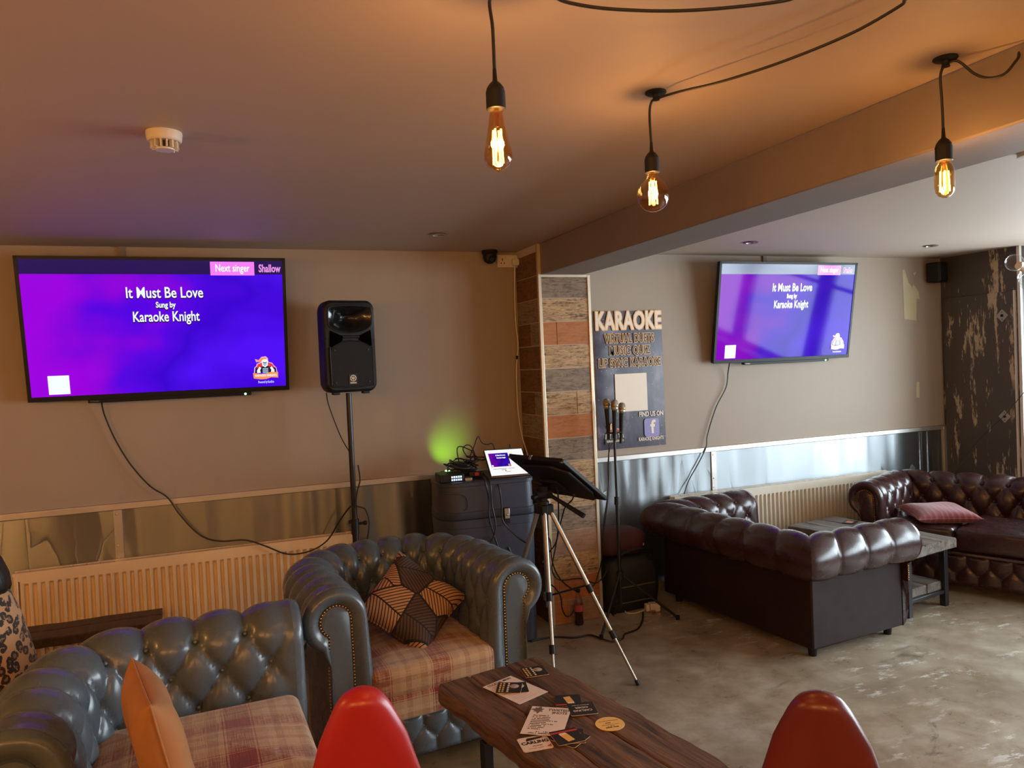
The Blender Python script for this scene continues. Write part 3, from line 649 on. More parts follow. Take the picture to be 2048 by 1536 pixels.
pendant('long pear-shaped filament bulb hanging alone, leftmost of the pendants', b1[0], b1[1], (b1[0]-.002, b1[1]), 2.218, 'st64', [(b1[0], b1[1], 2.30), (b1[0], b1[1], 2.38), (b1[0]-.003, b1[1], 2.44), (b1[0]+.02, b1[1]-.02, 2.452), (.85, 1.32, 2.440), (1.2, .9, 2.425), rose], sc=.93)
pendant('round globe filament bulb hanging in front of the ceiling beam', 1.201, 1.90, (1.213, 1.885), 2.238, 'globe', [(1.201, 1.9, 2.32), (1.199, 1.9, 2.40), (1.203, 1.896, 2.436), (1.214, 1.885, 2.446), (1.238, 1.802, 2.440), (1.284, 1.684, 2.428), (1.347, 1.526, 2.425), (1.397, 1.351, 2.428), (1.409, 1.224, 2.436), (1.405, 1.183, 2.440), (1.45, .95, 2.42), rose])
pendant('short tubular filament bulb at far right below the beam edge', 1.842, 1.476, (1.845, 1.466), 2.196, 'tube', [(1.842, 1.476, 2.28), (1.84, 1.476, 2.36), (1.835, 1.474, 2.42), (1.844, 1.466, 2.446), (1.869, 1.450, 2.454), (1.893, 1.420, 2.411), (1.908, 1.390, 2.391), (1.923, 1.360, 2.393), (1.942, 1.340, 2.424), (1.960, 1.320, 2.453), (1.9, 1.05, 2.42), (1.7, .75, 2.43), rose])
t = thing('ceiling_rose', 'black ceiling rose where the pendant cords gather', 'ceiling rose', (rose[0], rose[1], ZC)); MB().lathe([(0, 0), (.055, 0), (.055, -.02), (.03, -.03), (0, -.03)], 28).build('cover', m_black, t)
single('cord', MB().tube([(0.667, 1.401, 2.440), (0.711, 1.410, 2.436), (0.797, 1.399, 2.430), (0.925, 1.372, 2.430), (1.035, 1.331, 2.432), (1.139, 1.285, 2.438), (1.167, 1.256, 2.440)], .0036), m_cable, 'slack black cord looping under the ceiling at the top of the view', 'cord')
# unseen pendants added out of view as warm fill, stronger than those above
for x, y, k, lab in ((-1.25, -.25, 'globe', 'added warm-fill globe bulb over the left of the bar, just behind the viewer'), (.1, -.55, 'st64', 'added warm-fill pear bulb over the middle of the bar, behind the viewer'), (-1.9, 2.2, 'st64', 'added warm-fill pear bulb over the far left of the bar'),
                     (-2.2, -.6, 'tube', 'added warm-fill tubular bulb over the left rear of the bar'), (1.5, -1.3, 'globe', 'added warm-fill globe bulb over the rear of the bar by the beam'), (-.7, -1.9, 'st64', 'added warm-fill pear bulb at the very back of the bar')):
    pendant(lab, x, y, (x, y), 2.04, k, [(x, y, 2.12), (x, y, 2.30), (x, y, 2.45)], light=FILL_LAMP)
# clear globe cluster at the right edge
t = thing('globe_cluster_light', 'cluster of clear globe bulbs on white holders at the right edge', 'ceiling light', (3.10, 2.08, 0))
MB().cyl((0, 0, 1.93), (0, 0, ZC), .010).lathe([(0, 0), (.06, 0), (.06, -.02), (0, -.025)], 24, c=(0, 0, ZC)).build('stem', m_white, t)
gl = [((2.963, 2.078, 2.018), .033), ((3.011, 2.057, 1.941), .033), ((3.2, 2.02, 2.05), .033), ((3.18, 2.18, 1.97), .033)]
for (q, r) in gl:
    q = Vector(q)-Vector((3.10, 2.08, 0)); c = Vector((0, 0, 1.96)); d = (c-q).normalized()
    hd = MB().cyl(q+d*.026, q+d*.085, .0155, .013).cyl(q+d*.08, c, .006).build('lamp_holder', m_white, t)
    MB().sphere(q, r, 24).build('bulb', m_clear, hd, smooth=180)
# ================================================================== CHESTERFIELDS
def chesterfield(name, label, group, loc, rz, mat, Wd, Dp, zt, R, lean, z0, rc, dup_u, dv, nrow, A, backmat=None, left=True, right=True, zfront=.30, fronts=True, pleat=.55, tb=None, bottom=.055, cats='sofa', y_arm=0.0, rail_rows=2):
    t = thing(name, label, cats, loc, rz, group)
    zc = zt-R; tb = tb or lean+R*1.25; aref = .09; TE = math.radians(62)
    Ll = math.hypot(lean, zc-z0); Lt = Ll+R*(PI+TE)
    def prof(v):
        if v < Ll:
            q = v/Ll; return lean*q, z0+(zc-z0)*q
        a = PI-(v-Ll)/R
        return lean+R+R*math.cos(a), zc+R*math.sin(a)
    # path pieces along the foot of the inner face: (kind, ...) each with reference length
    hw = Wd/2; pcs = []
    mitre = rc <= 0
    if left: pcs.append(('L', Dp-rc-y_arm))
    if left and not mitre: pcs.append(('LC', (rc+aref)*PI/2))
    pcs.append(('B', Wd-(rc if left else 0)-(rc if right else 0)))
    if right and not mitre: pcs.append(('RC', (rc+aref)*PI/2))
    if right: pcs.append(('R', Dp-rc-y_arm))
    def pos(kind, q, a):       # q in 0..1 along the piece, a = offset outward
        e = a if mitre else 0.0
        if kind == 'L': return (-hw-a, y_arm+(Dp-rc-y_arm+e)*q)
        if kind == 'R': return (hw+a, Dp-rc+e-(Dp-rc-y_arm+e)*q)
        if kind == 'LC':
            th = PI-q*PI/2; return (-hw+rc+(rc+a)*math.cos(th), Dp-rc+(rc+a)*math.sin(th))
        if kind == 'RC':
            th = PI/2-q*PI/2; return (hw-rc+(rc+a)*math.cos(th), Dp-rc+(rc+a)*math.sin(th))
        x0 = -hw+(rc if left else 0)-(e if left else 0); x1 = hw-(rc if right else 0)+(e if right else 0)
        return (x0+(x1-x0)*q, Dp+a)
    total = sum(l for _, l in pcs)
    vt = Ll+R*.62                        # top row of buttons, on the shoulder of the roll
    vb = [vt-k*dv for k in range(nrow)]; v0 = vb[-1]
    def puff(uu, v):                     # uu in button pitches
        if v >= vt: return abs(math.sin(PI*uu))**.62*(1-(1-pleat)*min(1, (v-vt)/(Lt-vt)*1.3)), min(abs(uu-round(uu))*9, 9), v-vt
        if v <= v0:
            o = .5*((nrow-1) % 2); return abs(math.sin(PI*(uu+o)))**.72, 9, 9
        h = (v-vt)/(2*dv); p, q = uu+h, uu-h
        return (abs(math.sin(PI*p))*abs(math.sin(PI*q)))**.34, 9, 9
    def surf(samples, nv=64, endL=False, endR=False, u_tot=1.0, bdist=None):
        """samples: list of (kind, q, uu)"""
        vs = [Lt*j/(nv-1) for j in range(nv)]
        B = np.array([[(*pos(k, q, prof(v)[0]), prof(v)[1]) for v in vs] for k, q, _ in samples])
        du_ = np.gradient(B, axis=0); dv_ = np.gradient(B, axis=1)
        nn = np.cross(du_, dv_); nn /= (np.linalg.norm(nn, axis=2, keepdims=True)+1e-9)
        out = B.copy()
        for i, (k, q, uu) in enumerate(samples):
            for j, v in enumerate(vs):
                h = puff(uu, v)[0]*A
                # buttons pull the hide in
                for b, vv in enumerate(vb):
                    o = .5*(b % 2); d = uu-o-round(uu-o); dd = math.hypot(d*pitch, v-vv)
                    if dd < .05: h -= .45*A*math.exp(-(dd/.016)**2)
                e = 1.0
                if endL: e = min(e, max(0, uu/.45))
                if endR: e = min(e, max(0, (u_tot-uu)/.45))
                if e < 1: e = e*e*(3-2*e); h = .80*A*(1-e)+h*e
                out[i, j] += nn[i, j]*h*min(1, (Lt-v)/.03+.25)
        return out, vs
    btn = MB().sphere((0, 0, 0), .0085, 10, sc=(1, 1, .6)); btn_me = [None]
    def put_buttons(parent, samples, lo, hi):
        # buttons at lattice points between lo and hi (pitches)
        for b, vv in enumerate(vb):
            o = .5*(b % 2); k = math.ceil(lo-o-1e-6)
            while k+o <= hi+1e-6:
                uu = k+o; k += 1
                if uu < .2 and ends[0] or uu > NT-.2 and ends[1]: continue
                i = min(range(len(samples)), key=lambda i: abs(samples[i][2]-uu)); kd, q, _ = samples[i]
                a, z = prof(vv); p = Vector((*pos(kd, q, a), z)); a2, z2 = prof(vv+.002); p2 = Vector((*pos(kd, q, a2), z2))
                j = min(i+1, len(samples)-1) if i+1 < len(samples) else i; i0 = i if j > i else i-1
                t1 = Vector((*pos(samples[j][0], samples[j][1], a), z))-Vector((*pos(samples[i0][0], samples[i0][1], a), z))
                nrm = (p2-p).cross(t1).normalized()
                if btn_me[0] is None:
                    ob = MB().sphere((0, 0, 0), .0085, 10, sc=(1, 1, .6)).build('button', mat, parent, smooth=180); btn_me[0] = ob.data
                else:
                    ob = bpy.data.objects.new('button', btn_me[0]); COL.objects.link(ob); ob.parent = parent
                ob.location = p-nrm*(.12*A) ; ob.rotation_euler = nrm.to_track_quat('Z', 'Y').to_euler()
    parts = []
    ends = [True, True]
    if mitre:
        for kd, ln in pcs:
            n = max(2, round(ln/dup_u)); pitch = ln/n; NT = n
            S = [(kd, i/(n*14), i/14) for i in range(n*14+1)]
            eL, eR = kd == 'L', kd == 'R'
            G, vs = surf(S, 64, eL, eR, n)
            nm = 'backrest' if kd == 'B' else 'arm'
            ends = [eL, eR]
            o = MB().grid(G.tolist()).build(nm, mat, t, smooth=180); put_buttons(o, S, .0 if not eL else .4, n-.4 if eR else n-.2)
    else:
        NT = max(3, round(total/dup_u)); pitch = total/NT
        S = []; acc = 0
        for kd, ln in pcs:
            m = max(4, int(round(ln/pitch*14)))
            for i in range(m+(1 if kd == pcs[-1][0] else 0)): S.append((kd, i/m, (acc+ln*i/m)/pitch))
            acc += ln
        G, vs = surf(S, 64, True, True, NT)
        cuts = [0]
        if left: cuts.append(round((pcs[0][1]+pcs[1][1]*.5)/pitch))
        if right: cuts.append(NT-round((pcs[-1][1]+pcs[-2][1]*.5)/pitch))
        cuts.append(NT)
        for ci in range(len(cuts)-1):
            lo, hi = cuts[ci], cuts[ci+1]
            i0 = min(range(len(S)), key=lambda i: abs(S[i][2]-lo)); i1 = min(range(len(S)), key=lambda i: abs(S[i][2]-hi))
            isback = (left and ci == 1) or (not left and ci == 0)
            o = MB().grid(G[i0:i1+1].tolist()).build('backrest' if isback else 'arm', mat, t, smooth=180)
            put_buttons(o, S[i0:i1+1], lo+(.0 if lo else .4), hi-(.2 if hi < NT else .4))
    # smooth outer body below the roll, and seat deck
    def path_pts(a, n=8):
        out = []
        for kd, ln in pcs:
            m = 1 if kd in 'LRB' else n
            for i in range(m+1): out.append(pos(kd, i/m, a))
        return out
    bm_ = backmat or mat
    zo = zc-.15*R
    Po, Pi = path_pts(tb), path_pts(.012)
    mb = MB()
    ring = [[(*o_, bottom+.0) for o_ in Po], [(*o_, zo) for o_ in Po], [(*o_, zo) for o_ in Pi], [(*o_, bottom) for o_ in Pi]]
    P = [[ring[k][i] for k in range(4)] for i in range(len(Po))]
    mb.grid(P, cv=True); n4 = len(P)
    mb.add(P[0], [(0, 1, 2, 3)]); mb.add(P[-1], [(3, 2, 1, 0)])
    mb.build('body', bm_, t, smooth=30, bevel=.010)
    MB().box((-hw, y_arm+.02, bottom+.01), (hw, Dp, zfront)).build('seat_deck', mat, t, smooth=0)
    # scrolled fronts: padded rim, keyhole panel, brass nails
    def front(mapf, nails, nm):
        AA = .80*A; out = []; inn = []; n_arc = 22; RK = R*.60
        def add(o_, i_): out.append(o_); inn.append(i_)
        ib = zfront+.06; cxk = lean+R; wl, wr = cxk-R*.62, cxk+R*.34
        for k in range(8):
            q = k/7; z = bottom+(zc-bottom)*q
            add((lean*max(0, (z-z0)/(zc-z0))-AA*(1 if z > zfront else .3), z), (wl+(cxk-RK-wl)*q**2.5, ib+(zc-ib)*q))
        for k in range(1, n_arc):
            a = PI-(PI+TE)*k/(n_arc-1); add((cxk+(R+AA)*math.cos(a), zc+(R+AA)*math.sin(a)), (cxk+RK*math.cos(a), zc+RK*math.sin(a)))
        zl = out[-1][1]; il = inn[-1]
        for k in range(1, 8):
            q = k/7; add((tb+(out[n_arc+6][0]-tb)*max(0, 1-q*6), zl+(bottom-zl)*q), (il[0]+(wr-il[0])*min(1, q*2.2), il[1]+(ib-il[1])*q))
        rows = []
        for q, d in ((0, 0.0), (.06, .018), (.16, .030), (.32, .036), (.52, .034), (.72, .026), (.88, .014), (1.0, .006)):
            rows.append([mapf(o_[0]+(i_[0]-o_[0])*q, o_[1]+(i_[1]-o_[1])*q, d) for o_, i_ in zip(out, inn)])
        o = MB().grid(rows, cv=True).build(nm, mat, t, smooth=180)
        cx = sum(i_[0] for i_ in inn)/len(inn); cz = sum(i_[1] for i_ in inn)/len(inn)
        m2 = len(inn)
        pr = [[mapf(i_[0]*.985+cxk*.015, i_[1], .006) for i_ in inn], [mapf(i_[0]*.9+cxk*.1, i_[1]+(-.004 if i_[1] > zc else .002), .016) for i_ in inn]]
        pm = MB().grid(pr, cv=True); pm.add(pr[1], [tuple(range(m2))]); pp = pm.build('arm_panel', mat, o, smooth=60)
        if nails:
            seg = []; acc = 0.0
            pts = [Vector(mapf(i_[0], i_[1], .012)) for i_ in inn]
            nb = MB(); step = .0135; carry = 0
            for i in range(len(pts)-1):
                d = (pts[i+1]-pts[i]).length
                while carry < d: nb.sphere(tuple(pts[i].lerp(pts[i+1], carry/d)), .0052, 8); carry += step
                carry -= d
            tag(nb.build('nail_trim', m_brass, o, smooth=180), 'row of brass nail heads', None, None, 'stuff')
    if fronts:
        if left: front(lambda a, z, d: (-hw-a, y_arm-d, z), fronts == 'nails', 'arm_front')
        if right: front(lambda a, z, d: (hw+a, y_arm-d, z), fronts == 'nails', 'arm_front')
        if not right: front(lambda a, z, d: (hw+d, Dp+a, z), False, 'back_end')
        if not left: front(lambda a, z, d: (-hw-d, Dp+a, z), False, 'back_end')
    # tufted front rail
    zr0, zr1 = bottom+.01, zfront-.035; n = max(2, round((Wd-.02)/(dup_u*.85))); P = []; hgt = zr1-zr0
    for i in range(n*14+1):
        uu = i/14; row = []
        for j in range(25):
            q = j/24; z = zr0+hgt*q; h1, h2 = .34, .68
            if q > h2: pf = abs(math.sin(PI*uu))**.6
            elif q < h1: pf = abs(math.sin(PI*(uu+.5)))**.6
            else:
                hh_ = (q-h2)/(2*(h2-h1)); pf = (abs(math.sin(PI*(uu+hh_)))*abs(math.sin(PI*(uu-hh_))))**.4
            d = pf*.020*min(1, (1-q)*9+.15, q*9+.15)
            row.append((-hw+.002+(Wd-.004)*i/(n*14), y_arm-.004-d, z))
        P.append(row)
    fr = MB().grid(P).build('front_rail', mat, t, smooth=180)
    MB().tube([(-hw, y_arm-.012, zr1+.012), (hw, y_arm-.012, zr1+.012)], .014, 10, sm=0).build('piping', mat, fr, smooth=180)
    for b in range(2):
        for k in range(n+1):
            uu = k+.5*b
            if .2 < uu < n-.2:
                ob = bpy.data.objects.new('button', btn_me[0]); COL.objects.link(ob); ob.parent = fr
                ob.location = (-hw+Wd*uu/n, y_arm-.004, zr0+hgt*(.68 if b == 0 else .34)); ob.rotation_euler = (PI/2, 0, 0)
    for x in (-hw-tb*.5, hw+tb*.5):
        for y in (y_arm+.05, Dp+tb*.5):
            MB().cyl((x, y, 0), (x, y, bottom+.01), .022, .028, n=14).build('foot', m_black, t)
    return t
def pad(w, d, h, r=.03, dome=.018, n=18, drop=0.0, seed=0):
    """seat cushion: rounded slab, slightly domed, centred on x, front at y=0, bottom z=0"""
    rnd = random.Random(seed); ph = rnd.random()*6
    def sq(t, half, rr):          # perimeter point of rounded square
        return t
    rows = []
    prof = [(0.0, .5), (.0, 1.0)]
    lev = []
    for k in range(6): a = -PI/2+PI/2*k/5; lev.append((r*math.cos(a)-r, r+r*math.sin(a)))
    lev += [(0.0, h*.5)]
    for k in range(6): a = PI/2*k/5; lev.append((r*math.cos(a)-r, h-r+r*math.sin(a)))
    def per(ins):
        return rrect(w+2*ins, d+2*ins, max(.008, .045+ins), 6, 0, d/2)
    mb = MB(); P = [[(x, y, z) for x, y in per(ins)] for ins, z in lev]
    # dome on top in shrinking rings
    base = per(-r)
    for q in (.85, .65, .4, .15): P.append([(x*q, d/2+(y-d/2)*q, h+dome*(1-q*q)+.003*math.sin(ph+9*x+7*y)) for x, y in base])
    mb.grid(P, cv=True); m = len(P[0])
    mb.add(P[-1], [tuple(range(m))]); mb.add(P[0], [tuple(range(m))[::-1]])
    return mb
def scatter(name, s, thick, mat, label, loc, rot, pinch=.10, sag=0.0, group=None, seed=1):
    N_ = 26; mb = MB(); rnd = random.Random(seed); ph = [rnd.random()*6 for _ in range(6)]
    def P(u, v, sgn):
        k = (1-u**4)*(1-v**4); r = 1-pinch*(abs(u)**2*(1-abs(v))**1.0*.0+(1-u*u)*v*v*0+ (1-abs(u))*0)
        ex = u*(1-pinch*(1-v*v)*u*u)*s/2; ey = v*(1-pinch*(1-u*u)*v*v)*s/2
        z = sgn*thick/2*max(0, k)**.5*(1+.10*math.sin(4*u+ph[0])*math.sin(3*v+ph[1]))
        return (ex, ey, z - sag*(u*u))
    for sgn in (1, -1):
        G = [[P(math.sin(PI/2*(-1+2*i/N_)), math.sin(PI/2*(-1+2*j/N_)), sgn) for j in range(N_+1)] for i in range(N_+1)]
        mb.grid(G, flip=sgn < 0)
    t = thing(name, label, 'cushion', loc, rot=rot, group=group)
    c = mb.build('cover', mat, t, smooth=180)
    ed = [P(math.sin(PI/2*(-1+2*i/16)), -1, 0) for i in range(16)]+[P(1, math.sin(PI/2*(-1+2*i/16)), 0) for i in range(16)]+[P(-math.sin(PI/2*(-1+2*i/16)), 1, 0) for i in range(16)]+[P(-1, -math.sin(PI/2*(-1+2*i/16)), 0) for i in range(17)]
    MB().tube(ed, .0035, 6, sm=0).build('seam', mat, t, smooth=180)
    return t
# grey armchair in the middle
A1 = chesterfield('armchair', 'grey buttoned leather armchair with tartan seat, standing before the blue case', 'grey leather tub seats', (.797, 3.133, 0), math.radians(5.4), m_grey, .565, .655, .805, .105, .02, .34, .20, .128, .118, 3, .034, fronts='nails', zfront=.275, cats='armchair')
sc1 = pad(.575, .66, .135, .035, .022, drop=.0, seed=3).build('seat_cushion', m_plaid, A1, smooth=60, loc=(0, -.045, .335))
MB().box((-.30, -.050, .245), (.30, .10, .35)).build('seat_skirt', m_plaid, A1, bevel=.012, smooth=0)
# grey corner seat on the left (arm at its left end only)
A2 = chesterfield('sofa_section', 'grey buttoned leather seat at lower left with tartan cushion and one arm', 'grey leather tub seats', (-.085, 2.275, 0), math.radians(2.5), m_grey, .66, .635, .795, .108, .02, .40, .20, .175, .115, 3, .038, right=False, fronts='plain', zfront=.33, cats='armchair')
pad(.655, .60, .150, .035, .025, seed=5).build('seat_cushion', m_plaid2, A2, smooth=60, loc=(0.0, -.005, .385))
MB().box((-.32, -.010, .30), (.33, .10, .40)).build('seat_skirt', m_plaid2, A2, bevel=.012, smooth=0)
# burgundy pair
A3 = chesterfield('sofa', 'burgundy leather sofa seen from behind, in front of the radiator', 'burgundy leather sofas', (0, 0, 0), 0, m_burg, 1.03, .60, .685, .118, .015, .32, 0, .165, .105, 3, .018, backmat=m_burgback, fronts='nails', zfront=.27, pleat=.75, tb=.14, bottom=.06)
for s in (-1, 1): pad(.51, .56, .135, .03, .015, seed=7+s).build('seat_cushion', m_burg, A3, smooth=60, loc=(s*.257, -.03, .28))
A4 = chesterfield('sofa', 'burgundy leather sofa facing the room in the right corner', 'burgundy leather sofas', (0, 0, 0), 0, m_burg, .94, .64, .70, .105, .015, .36, 0, .150, .125, 3, .030, fronts='nails', zfront=.30, tb=.135)
for s in (-1, 1): pad(.465, .62, .150, .03, .015, seed=17+s).build('seat_cushion', m_burg, A4, smooth=60, loc=(s*.235, -.04, .30))
# local +y points to the back of the seat; turn so that the seats face each other
def place_back(o, back_dir_deg, ref_local, ref_world):
    """rotate so local +y points along back_dir (deg, world) and put a local floor point on a world point"""
    rz = math.radians(back_dir_deg-90); o.rotation_euler = (0, 0, rz)
    q = Matrix.Rotation(rz, 4, 'Z') @ Vector((ref_local[0], ref_local[1], 0)); o.location = (ref_world[0]-q.x, ref_world[1]-q.y, 0)
place_back(A3, 185.0, (-.515-.14, .60+.14), (2.965, 3.255))
place_back(A4, 23.0, (-.47-.12, 0), (4.43, 4.275))
# cushions
scatter('scatter_cushion', .385, .16, m_leaf, 'leaf-patterned brown cushion standing on its corner on the grey armchair', (.775, 3.40, .625), (math.radians(62), math.radians(0), math.radians(4)), seed=4)
bpy.data.objects['scatter_cushion'].rotation_euler = (Matrix.Rotation(math.radians(5), 4, 'Z') @ Matrix.Rotation(math.radians(47), 4, 'X') @ Matrix.Rotation(math.radians(42), 4, 'Z')).to_euler()
cu2 = scatter('scatter_cushion', .39, .12, m_suede, 'plain tan cushion propped against the arm of the left grey seat', (-.192, 2.215, .722), (0, 0, 0), seed=8)
_u = Vector((.20, -.98, 0)).normalized(); _n = Vector((.95, .18, .20)); _n = (_n-_u*_n.dot(_u)).normalized(); _v = _n.cross(_u)
cu2.rotation_euler = Matrix((_u, _v, _n)).transposed().to_euler()
cu3 = scatter('scatter_cushion', .42, .10, m_pink, 'dusty pink striped cushion lying on the right burgundy sofa', (4.80, 3.97, .500), (0, 0, 0), seed=9)
cu3.rotation_euler = (Matrix.Rotation(math.radians(-30), 4, 'Z') @ Matrix.Rotation(math.radians(2), 4, 'X')).to_euler()
# ================================================================== TABLES
def plank_top(w, l, th, splits, mat_i=0, seed=1, end_i=1):
    """thick worn planks side by side along y, with uneven edges; top at z=0"""
    rnd = random.Random(seed); out = []
    xs = [-w/2]+splits+[w/2]
    for a, b in zip(xs[:-1], xs[1:]):
        mb = MB(); n = 26; e0, e1 = rnd.uniform(-.006, .008), rnd.uniform(-.006, .008); ph = rnd.random()*6
        rows = []
        for i in range(n+1):
            y = -l/2+e0+(l+e1-e0)*i/n; wob = .0022*math.sin(ph+i*.9)+.0016*math.sin(2.1*i+ph)
            cA, cB = a+.0012+(wob if a > -w/2 else wob*2), b-.0012-(wob if b < w/2 else wob*1.5)
            k = .006 if 0 < i < n else .010; z = .0012*math.sin(i*.7+ph)
            rows.append([(cA, y, -th), (cA, y, -k), (cA+k, y, z), ((cA+cB)/2, y, z+.001), (cB-k, y, z), (cB, y, -k), (cB, y, -th)])
        mb.grid(rows, cv=True); mb.add(rows[0], [tuple(range(7))], end_i); mb.add(rows[-1], [tuple(range(7))[::-1]], end_i)
        out.append(mb)
    return out
t = thing('coffee_table', 'rustic dark plank coffee table strewn with menus and beer mats', 'table', (1.030, 2.300, 0), math.radians(10.2))
CT = t; tw, tl = .458, 1.02
for mb in plank_top(tw, tl, .062, [-.085, .075], seed=3): 
    o = mb.build('plank', [m_rustic, m_rustic_end], t, smooth=30, loc=(0, 0, .5))
for y in (.20, -.34):
    MB().box((-.195, y-.018, .402), (.195, y+.018, .437)).build('cross_bar', m_blackmetal, t, bevel=.003, smooth=0)
    for x in (-.195, .195): MB().box((x-.018, y-.018, 0), (x+.018, y+.018, .405)).build('leg', m_blackmetal, t, bevel=.003, smooth=0)
t = thing('side_table', 'long weathered plank table with lower shelf between the burgundy sofas', 'table', (4.115, 3.955, 0), math.radians(8.5))
for mb in plank_top(.50, .93, .062, [-.09, .08], seed=9): mb.build('plank', [m_greywood, m_greywood], t, smooth=30, loc=(0, 0, .45))
for mb in plank_top(.36, .78, .055, [.02], seed=12): mb.build('shelf_plank', [m_greywood, m_greywood], t, smooth=30, loc=(0, 0, .165))
for x in (-.195, .195):
    for y in (-.40, .40): MB().box((x-.02, y-.02, 0), (x+.02, y+.02, .388)).build('leg', m_blackmetal, t, bevel=.003, smooth=0)
for y in (-.40, .40):
    for z0, z1 in ((.36, .388), (.085, .108)): MB().box((-.175, y-.015, z0), (.175, y+.015, z1)).build('cross_bar', m_blackmetal, t, bevel=.003, smooth=0)
t = thing('beer_mat', 'orange printed beer mat lying on the weathered table between the burgundy sofas', 'beer mat', (4.22, 4.22, .4525), .5)
MB().prism(rrect(.095, .095, .010), 0, .0016).build('card', m_ink, t, smooth=0)
MB().box((-.030, -.02, .0016), (.030, .025, .0019)).build('printed_glass', simple('orange_print', (.62, .22, .10), .5), t, smooth=0)
t = thing('bench_table', 'narrow dark timber table pushed up to the left radiator', 'table', (-.92, 4.36, 0))
for mb in plank_top(.26, 1.16, .045, [.01], seed=21): mb.build('plank', [m_darkwood, m_darkwood], t, smooth=30).matrix_local = Matrix.Translation((0, 0, .47)) @ Matrix.Rotation(PI/2, 4, 'Z')
for x in (-.5, .5):
    for y in (-.09, .09): MB().box((x-.02, y-.02, 0), (x+.02, y+.02, .425)).build('leg', m_blackmetal, t, bevel=.003, smooth=0)
# ------------------------------------------------------------------ papers and mats on the coffee table
def sheet_thing(name, label, cat, x, y, rz, w, l, z, th, mat, group=None, r=.004):
    t = thing(name, label, cat, (x, y, z), rz, group)
    return t, MB().prism(rrect(w, l, r), 0, th).build('card' if cat == 'beer mat' else 'paper', mat, t, smooth=0)
F = (0, 0, 0)
def lt(nm, s, size, m, par, x, y, z, rz=0, off=0.0, sx=1.0, fit=None, align='CENTER'):
    return text(nm, s, size, m, par, (x, y, z), (0, 0, rz), offset=off, extrude=.00012, sx=sx, align=align)
ZT = .5022
# cocktail menu
cock = thing('cocktail_menu', 'cream cocktail menu card under a pair of black beer mats on the coffee table', 'menu', (.9625, 2.593, ZT), math.radians(20))
MB().box((-.070, -.108, 0), (.070, .100, .0008)).build('paper', m_paper, cock, smooth=0)
lt('heading_lettering', 'COCKTAIL MENU', .0195, m_ink, cock, 0, .085, .0009, off=.0004, sx=.72)
mb = MB()
for k in range(13): mb.box((-.05, .062-k*.0125, .0008), (.005+.035*((k*7) % 5)/5, .0642-k*.0125, .00095))
tag(mb.build('small_print', simple('faint_print', (.50, .40, .35), .5), cock, smooth=0), None, None, None, 'stuff')
# black stout mats: seal, bands of gilt lettering
def stout(name, lab, x, y, z, rz):
    t = thing(name, lab, 'beer mat', (x, y, z), rz, 'black beer mats with a gilt seal')
    MB().prism(rrect(.092, .092, .006), 0, .0016).build('card', [m_cardedge], t, smooth=0)
    f = MB().prism(rrect(.0915, .0915, .006), .0016, .0018).build('printed_face', m_ink, t, smooth=0)
    MB().lathe([(0, .0021), (.0145, .0021), (.0150, .0018)], 24, c=(.018, .012, 0)).build('seal', simple('seal_grey', (.36, .33, .30), .5), f)
    MB().lathe([(.0155, .0019), (.0165, .0022), (.0175, .0019)], 24, c=(.018, .012, 0)).build('seal_ring', m_gold, f)
    for i, (xx, m) in enumerate(((-.034, m_gold), (-.022, m_gold), (-.004, m_cream))):
        mb = MB()
        for k in range(5): mb.box((xx-.0035, .034-k*.0165-.0045, .0018), (xx+.0035, .034-k*.0165+.0055, .0021))
        mb.build('gilt_lettering', m, f, smooth=0)
    return t
stout('beer_mat', 'black beer mat with gilt seal at the far end of the coffee table', 1.090, 2.705, ZT, math.radians(-6))
stout('beer_mat', 'black beer mat underneath its twin on the cocktail menu', .968, 2.597, ZT+.0009, math.radians(-14))
stout('beer_mat', 'black beer mat lying on top of its twin on the cocktail menu', .947, 2.604, ZT+.0033, math.radians(-27))
def glassmat(lab, x, y, z, rz, dark=True):
    t = thing('beer_mat', lab, 'beer mat', (x, y, z), rz, 'black and red beer mats with a lager glass')
    MB().prism(rrect(.093, .093, .006), 0, .0016).build('card', m_cardedge, t, smooth=0)
    f = MB().prism(rrect(.0925, .0925, .006), .0016, .0018).build('printed_face', m_ink, t, smooth=0)
    MB().box((-.045, .026, .0018), (.045, .036, .0020)).build('red_band', m_red, f, smooth=0)
    MB().prism([(-.022, .022), (.004, .022), (.016, -.028), (-.008, -.034)], .0018, .0021).build('printed_glass', m_gold, f, smooth=0)
    MB().prism([(-.019, .024), (.002, .024), (.004, .014), (-.019, .012)], .0020, .0023).build('printed_foam', m_cream, f, smooth=0)
    return t
glassmat('black beer mat with lager glass picture partly under the black cider mat', 1.098, 2.415, ZT, math.radians(160))
t = thing('beer_mat', 'plain black cider beer mat with white lettering, upside down to the viewer', 'beer mat', (1.112, 2.334, ZT+.0024), math.radians(166))
MB().prism(rrect(.093, .093, .006), 0, .0016).build('card', m_paper, t, smooth=0)
f = MB().prism(rrect(.0925, .0925, .006), .0016, .0018).build('printed_face', m_ink, t, smooth=0)
lt('lettering', 'CARLING', .0175, m_paper, f, 0, .014, .0019, off=.0002, sx=.9); lt('lettering', 'CIDER', .0165, m_paper, f, 0, -.008, .0019, off=.0002)
SMALL = (f, [(-.030, .030, -.026, .0030)], .0018, m_paper)
